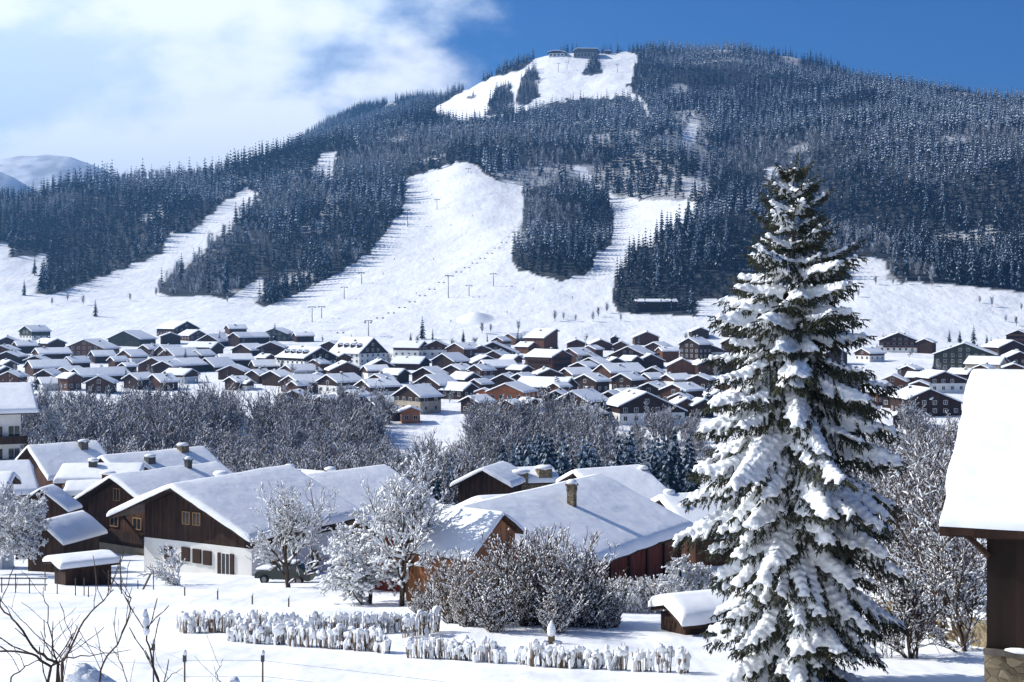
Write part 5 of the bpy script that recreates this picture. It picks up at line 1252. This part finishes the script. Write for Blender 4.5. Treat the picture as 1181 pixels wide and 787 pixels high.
def summit():
    def block(name, lab, px, row, wpx, hpx, curved, m):
        x, y, z = hit(px, row, 1900, 2300); w = wpx * y / F; h = hpx * y / F; root = empty(name, (x, y, z), R_(-12), lab, 'building')
        K = MB(); K.box(-w/2, w/2, 0, w * .55, -4, h * .62); K.build('wall', m, root)
        poly = [(-w/2 - 2, h * .62), (w/2 + 2, h * .62), (w/2 + 2, h * .72), (w * .25, h * .92), (-w * .05, h), (-w * .3, h * .95), (-w/2 - 2, h * .74)] if curved else [(-w/2 - 1.5, h * .62), (w/2 + 1.5, h * .62), (w/2 + 1.5, h * .88), (-w * .35, h * .98), (-w/2 - 1.5, h * .72)]
        K = MB(); K.prism(poly, -2, w * .55 + 2); rf = K.build('roof', TIN if not curved else W_DARK, root)
        K = MB(); K.prism([(a, b + .02) for a, b in poly[2:]] + [(a, b + 1.0) for a, b in poly[:1:-1]], -2.2, w * .55 + 2.2); K.build('roof_snow', SNOW, rf)
        n = int(w / 5)
        for i in range(n): add_window(root, -w/2 + w * (i + .5) / n, -.02, h * .22, 'f', 3.0, h * .24, METAL)
    block('summit_restaurant', 'curved-roofed summit restaurant at the top left of the snowfield', 633, 64, 25, 13, True, PL_GREY)
    block('summit_hut', 'small low hut directly right of the curved-roofed restaurant', 642, 66, 18, 7, True, PL_WHITE)
    block('lift_station', 'dark boxy lift station on the summit beside the lone tree clump', 675, 68, 27, 12, False, METAL)
    block('summit_cabin', 'tiny dark cabin on the summit right of the lift station', 701, 63, 5, 4, False, W_DARK)
    x, y, z = hit(711, 62, 1900, 2300); root = empty('antenna_mast', (x, y, z), 0, 'slim lattice antenna mast on the summit skyline', 'antenna mast'); h = 22 * y / F
    K = MB()
    for sx, sy in ((-1, -1), (1, -1), (1, 1), (-1, 1)): K.bar((sx * 1.1, sy * 1.1, -1), (sx * .35, sy * .35, h * .85), .16, .1, 4)
    for i in range(9):
        z0 = h * .85 * i / 9; z1 = h * .85 * (i + 1) / 9; w0 = 1.1 - .75 * i / 9; w1 = 1.1 - .75 * (i + 1) / 9
        K.bar((-w0, -w0, z0), (w1, -w1, z1), .08, .08, 3); K.bar((w0, -w0, z0), (-w1, -w1, z1), .08, .08, 3)
    K.bar((0, 0, h * .85), (0, 0, h), .12, .06, 4); K.build('lattice', METAL, root)
    x, y, z = hit(754, 357, 960, 1400); g = z
    chalet('forest_cabin', 'long low snow-roofed cabin inside the edge of the eastern wood', 'building', (x - 14, y - 6, g), R_(-86), 4, 4.5, 28, 6.5, .3, .3, W_DARK, W_DARK, 0, snow=.6, nx=6, ny=6, seed=50)
summit()

# ------------------------------------------------------------------ car, fences, garden things
def car():
    D = 103; x = (330 - CX) / F * D; z = (HR - 679) / F * D
    x0, y0 = x, D; z = max(z, H1(x0, y0)) if abs(z - H1(x0, y0)) < .6 else H1(x0, y0)
    root = empty('parked_car', (x0, y0, z), R_(-14), 'dark green parked car with a snow-covered bonnet behind the spreading fruit tree', 'car')
    paint = mat('dark_green_car_paint', (.012, .022, .018), .3, .5); tyre = mat('tyre_rubber', (.015, .015, .015), .9)
    prof = [(-2.15, .35), (-2.2, .62), (-2.05, .86), (-1.0, .98), (-.45, 1.42), (1.25, 1.46), (1.95, 1.02), (2.15, .92), (2.2, .35)]
    import bmesh
    bm = bmesh.new(); rows = []
    for yk, s in ((-.82, .94), (-.74, 1), (.74, 1), (.82, .94)):
        rows.append([bm.verts.new((px_ * (1 if s == 1 else .985), yk * (1 - .16 * (pz > 1.2)), .35 + (pz - .35) * s)) for px_, pz in prof])
    for a, b in zip(rows[:-1], rows[1:]):
        for i in range(len(prof)): j = (i + 1) % len(prof); bm.faces.new((a[i], a[j], b[j], b[i]))
    bm.faces.new(rows[0][::-1]); bm.faces.new(rows[-1]); bmesh.ops.recalc_face_normals(bm, faces=bm.faces)
    me = bpy.data.meshes.new('body'); bm.to_mesh(me); me.materials.append(paint); b = link('body', me, root); bv = b.modifiers.new('b', 'BEVEL'); bv.width = .06; bv.segments = 2
    K = MB(); K.prism([(-.85, 1.02), (-.42, 1.36), (.4, 1.38), (.4, 1.02)], -.80, -.775); K.prism([(.5, 1.02), (.5, 1.38), (1.2, 1.38), (1.7, 1.04)], -.80, -.775); K.build('side_window', GLASS, root)
    for wx in (-1.35, 1.35):
        for wy in (-.8, .8):
            w = MB(); w.bar((wx, wy - .1, .33), (wx, wy + .1, .33), .33, .33, 16); wo_ = w.build('wheel', tyre, root); w = MB(); w.bar((wx, wy - .115, .33), (wx, wy + .115, .33), .19, .19, 12); w.build('rim', METAL, wo_)
    for wy in (-.55, .55): w = MB(); w.box(-2.22, -2.16, wy - .17, wy + .17, .62, .78); w.build('headlight', WHITEFR, root)
    w = MB(); w.box(-2.1, -.95, -.72, .72, .95, 1.10); w.box(-.35, .9, -.6, .6, 1.45, 1.62); sn = w.build('snow_cover', SNOWC, root, True); bv = sn.modifiers.new('b', 'BEVEL'); bv.width = .07; bv.segments = 3
car()
def posts():
    pale = mat('weathered_post', (.10, .075, .055), .9)
    def post(px, D, hpx, lab, grp, cap=True, lean=0, rad=.045):
        x, y, z = ground_at(px, D); h = hpx * D / F
        root = empty('fence_post', (x, y, z), 0, lab, 'fence post', grp); K = MB(); K.bar((0, 0, -.4), (lean, 0, h), rad, rad * .9, 6); K.build('post', pale, root)
        if cap: K = MB(); K.blob((lean, 0, h + .03), .07, .07, .07, n=8, k=5); K.build('snow_cap', SNOWC, root, True)
    # stakes below the white-walled chalet
    for i, (px, lab) in enumerate([(213, 'stake below the apple tree, first of the row under the big chalet'), (251, 'stake under the shuttered windows of the big chalet'), (291, 'stake left of the parked car on the field edge'), (333, 'stake below the trunk of the spreading fruit tree')]): post(px, 86 - i * 2, 11, lab, 'stakes along the field under the big chalet', True, 0, .05)
    for (px, D, h, lab) in [(139, 93, 37, 'tall thin pole right of the tool shed'), (140, 88, 16, 'short stake below the tall thin pole'), (125, 90, 24, 'stake at the right corner of the tool shed'), (177, 92, 22, 'pole of the pair beside the white wall corner'), (159, 94, 10, 'short stake left of the pole pair'),
         (52, 90, 26, 'pole at the left corner of the tool shed'), (66, 88, 14, 'stake in front of the tool shed, left one'), (87, 87, 20, 'snow-capped stake in front of the tool shed, taller one'), (97, 87, 20, 'snow-capped stake in front of the tool shed, right one'), (102, 86, 12, 'short brown stake right of the capped ones'),
         (18, 88, 22, 'fence post in the small paddock, left one'), (34, 88, 18, 'fence post in the small paddock, right one'), (2, 88, 18, 'fence post at the picture edge of the paddock')]: post(px, D, h, lab, 'poles around the tool shed', False, 0, .04)
    K = MB(); a = Vector(ground_at(172, 92)); tag(K.build('prop_board', pale), None)
    bpy.data.objects.remove(bpy.data.objects['prop_board'])
    K = MB(); K.bar((-.45, 0, -.1), (.12, 0, 1.05), .07); o = K.build('leaning_board', pale); o.location = a; tag(o, 'dark board leaning against the pole by the white wall', 'board')
    # paddock rails
    root = empty('paddock_fence', ground_at(18, 88.5), 0, 'low snow-topped rail fence in the paddock left of the tool shed', 'fence'); K = MB(); K2 = MB()
    for zq in (.45, .85): K.bar((-1.8, 0, zq), (2.0, 0, zq), .035); K2.bar((-1.8, 0, zq + .06), (2.0, 0, zq + .06), .035)
    K.build('rail', pale, root); K2.build('rail_snow', SNOWC, root)
    # near fence: posts with a blue-white cap and thin wires
    for px, D, h, lab in [(177, 33, 26, 'near fence post carrying a tall cap of snow above the bare twigs'), (213, 30.5, 24, 'near fence post right of the tall-capped one'), (303, 31, 22, 'near fence post standing alone in the white field')]:
        z_ = (HR - 790) / F * D; x = (px - CX) / F * D; g = H1(x, D); root = empty('fence_post', (x, D, g), 0, lab, 'fence post', 'near fence posts'); h = (HR - (757 if px > 190 else 744)) / F * D - g
        K = MB(); K.bar((0, 0, -.3), (0, 0, h), .022, .02, 6); K.build('post', pale, root); K = MB(); K.box(-.035, .035, -.035, .035, h - .12, h + .03); K.build('insulator', TIN, root); K = MB(); K.blob((0, 0, h + .07), .05, .05, .07); K.build('snow_cap', SNOWC, root, True)
    # snow-capped lantern in the garden
    x, y, z = ground_at(636, 54.5); root = empty('garden_lantern', (x, y, z), 0, 'small stone garden lantern wrapped in a cone of snow', 'lantern')
    K = MB(); K.box(-.28, .28, -.28, .28, -.1, .10); K.box(-.18, .18, -.18, .18, .1, .42); K.build('stone_base', STONE, root); K = MB(); K.blob((0, 0, .72), .23, .23, .42, seed=3, n=12, k=8, j=.06); K.blob((0, 0, 1.12), .10, .10, .14, seed=4); K.blob((.28, -.1, .08), .32, .2, .12, seed=5); K.build('snow_cap', SNOWC, root, True)
    root.scale = (.72, .72, .72)
    # low retaining wall at the lower right
    a = Vector(ground_at(1000, 66)); b = Vector(ground_at(1140, 52)); K = MB(); d = (b - a); yaw = math.atan2(d.y, d.x); root = empty('garden_wall', a, yaw, 'low stone garden wall behind the white branches at the lower right', 'wall')
    n = 12; V = []
    for i in range(n):
        t0, t1 = i / n, (i + 1) / n; L_ = Vector((d.x, d.y)).length; z0 = d.z * t0; z1 = d.z * t1; x0, x1 = L_ * t0, L_ * t1
        K.add([(x0, 0, z0 - 1), (x1, 0, z1 - 1), (x1, .4, z1 - 1), (x0, .4, z0 - 1), (x0, 0, z0 + 1.1), (x1, 0, z1 + 1.1), (x1, .4, z1 + 1.1), (x0, .4, z0 + 1.1)], [(0, 3, 2, 1), (4, 5, 6, 7), (0, 1, 5, 4), (2, 3, 7, 6)] + ([(3, 0, 4, 7)] if i == 0 else []) + ([(1, 2, 6, 5)] if i == n - 1 else []))
    K.build('wall', STONE, root)
    K = MB()
    for i in range(46): t = i / 45; K.blob((L_ * t, .2, d.z * t + 1.12), .3, .3, .16, seed=i, j=.2)
    K.build('snow_cap', SNOWC, root, True)
posts()
def front_twigs():
    """bare bush right below the viewpoint, its shoots reaching into the lower left corner"""
    D = 13.0; root = empty('bare_bush', (P(60, 787, D).x, D, H1(P(60, 787, D).x, D)), 0, 'bare brown bush with long thin shoots in the lower left corner', 'bush'); o = root.location
    K = MB(); r = random.Random(5)
    def path(pts, r0, r1, lv=0):
        pp = [P(*p) - o for p in pts]; out = [pp[0]]
        for a, b in zip(pp[:-1], pp[1:]):
            for i in range(1, 5): out.append(a.lerp(b, i / 4) + Vector((r.uniform(-.012, .012), r.uniform(-.02, .02), r.uniform(-.012, .012))))
        n = len(out) - 1
        for i in range(n): K.bar(out[i], out[i + 1], .62 * (r0 + (r1 - r0) * i / n), .62 * (r0 + (r1 - r0) * (i + 1) / n), 5)
        for i in range(2, n):
            if r.random() < .45:
                d = (out[i] - out[i - 1]).normalized(); s = Vector((r.uniform(-1, 1), r.uniform(-.5, .5), r.uniform(.1, 1))).normalized(); q = out[i]
                for k in range(4): q2 = q + (d * .4 + s * .8 + Vector((r.uniform(-.2, .2), 0, r.uniform(-.1, .3)))).normalized() * r.uniform(.06, .13); K.bar(q, q2, r1 * .7, r1 * .45, 3); q = q2
    S = (72, 860, D)
    path([S, (66, 765, D), (45, 753, D), (18, 720, D), (2, 700, D + .3), (-2, 680, D + .4)], .026, .009)
    path([S, (70, 770, D - .2), (80, 750, D - .3), (96, 715, D - .4), (115, 697, D - .4), (132, 679, D - .5)], .024, .007)
    path([S, (68, 770, D), (60, 740, D + .2), (54, 700, D + .3), (49, 678, D + .3)], .016, .005)
    path([(40, 850, D), (60, 768, D), (36, 755, D), (0, 750, D + .2), (-30, 752, D)], .024, .012)
    path([(60, 768, D), (78, 759, D), (110, 756, D - .2), (150, 749, D - .3)], .014, .005)
    path([(112, 800, D - .3), (118, 765, D - .3), (140, 735, D - .4), (150, 705, D - .4), (150, 690, D - .4), (143, 684, D - .4)], .016, .006)
    path([(190, 860, D), (184, 790, D), (175, 757, D), (168, 733, D), (166, 720, D)], .020, .010)
    path([(184, 790, D), (196, 780, D), (210, 771, D)], .009, .004)
    path([(10, 850, D), (14, 780, D), (30, 768, D), (46, 762, D)], .014, .007)
    path([(150, 850, D + .5), (148, 790, D + .5), (138, 760, D + .5), (128, 745, D + .5)], .010, .004)
    path([(252, 860, D + 1), (254, 790, D + 1), (250, 775, D + 1), (258, 760, D + 1)], .010, .004)
    path([(70, 800, D), (74, 760, D + .1), (30, 720, D + .4), (8, 698, D + .5)], .012, .004)
    K.build('shoots', TWIG, root)
    c = P(96, 795, D) - o; V = []; 
    K = MB()
    for i, (px, row, s) in enumerate([(92, 778, .13), (100, 787, .17), (110, 798, .2), (268, 787, .07)]): K.blob(P(px, row, D - .1) - o, s, s, s * .8, seed=i, n=12, k=8, j=.08)
    K.build('snow_cover', SNOWC, root, True)
    K = MB(); K.blob(P(167, 708, D) - o, .028, .028, .05, n=8); K.blob(P(168, 716, D) - o, .036, .036, .07, n=8); K.blob(P(169, 727, D) - o, .03, .03, .05, n=8); K.build('snow_knob', SNOWC, root, True)
front_twigs()
def wires():
    a = P(177, 748, 33); b = P(213, 762, 30.5); c = P(303, 762, 31); d0 = P(-60, 742, 34); e = P(560, 792, 33)
    for dz, nm in ((0, 'upper thin fence wire strung between the near posts'), (-.35, 'lower thin fence wire strung between the near posts')):
        K = MB(); w = [d0, a, b, c, e]
        for p, q in zip(w[:-1], w[1:]): K.bar(p + Vector((0, 0, dz)), q + Vector((0, 0, dz)), .004, .004, 3)
        tag(K.build('fence_wire', METAL), nm, 'wire')
wires()
def make_haze():
    me = MB(); me.box(-12600, 12600, -60, 9100, ZMIN - 1, 540)
    m = bpy.data.materials.new('thin_air_haze'); m.use_nodes = True; nt = m.node_tree; nt.nodes.clear()
    v = nt.nodes.new('ShaderNodeVolumePrincipled'); o = nt.nodes.new('ShaderNodeOutputMaterial'); nt.links.new(v.outputs[0], o.inputs['Volume'])
    v.inputs['Density'].default_value = HAZE; v.inputs['Color'].default_value = (0.20, 0.50, 1.0, 1); v.inputs['Anisotropy'].default_value = 0.55
    ob = me.build('haze', m); tag(ob, 'thin blue winter haze filling the valley', 'haze', kind='stuff')
HAZE = 1.5e-4
make_haze()
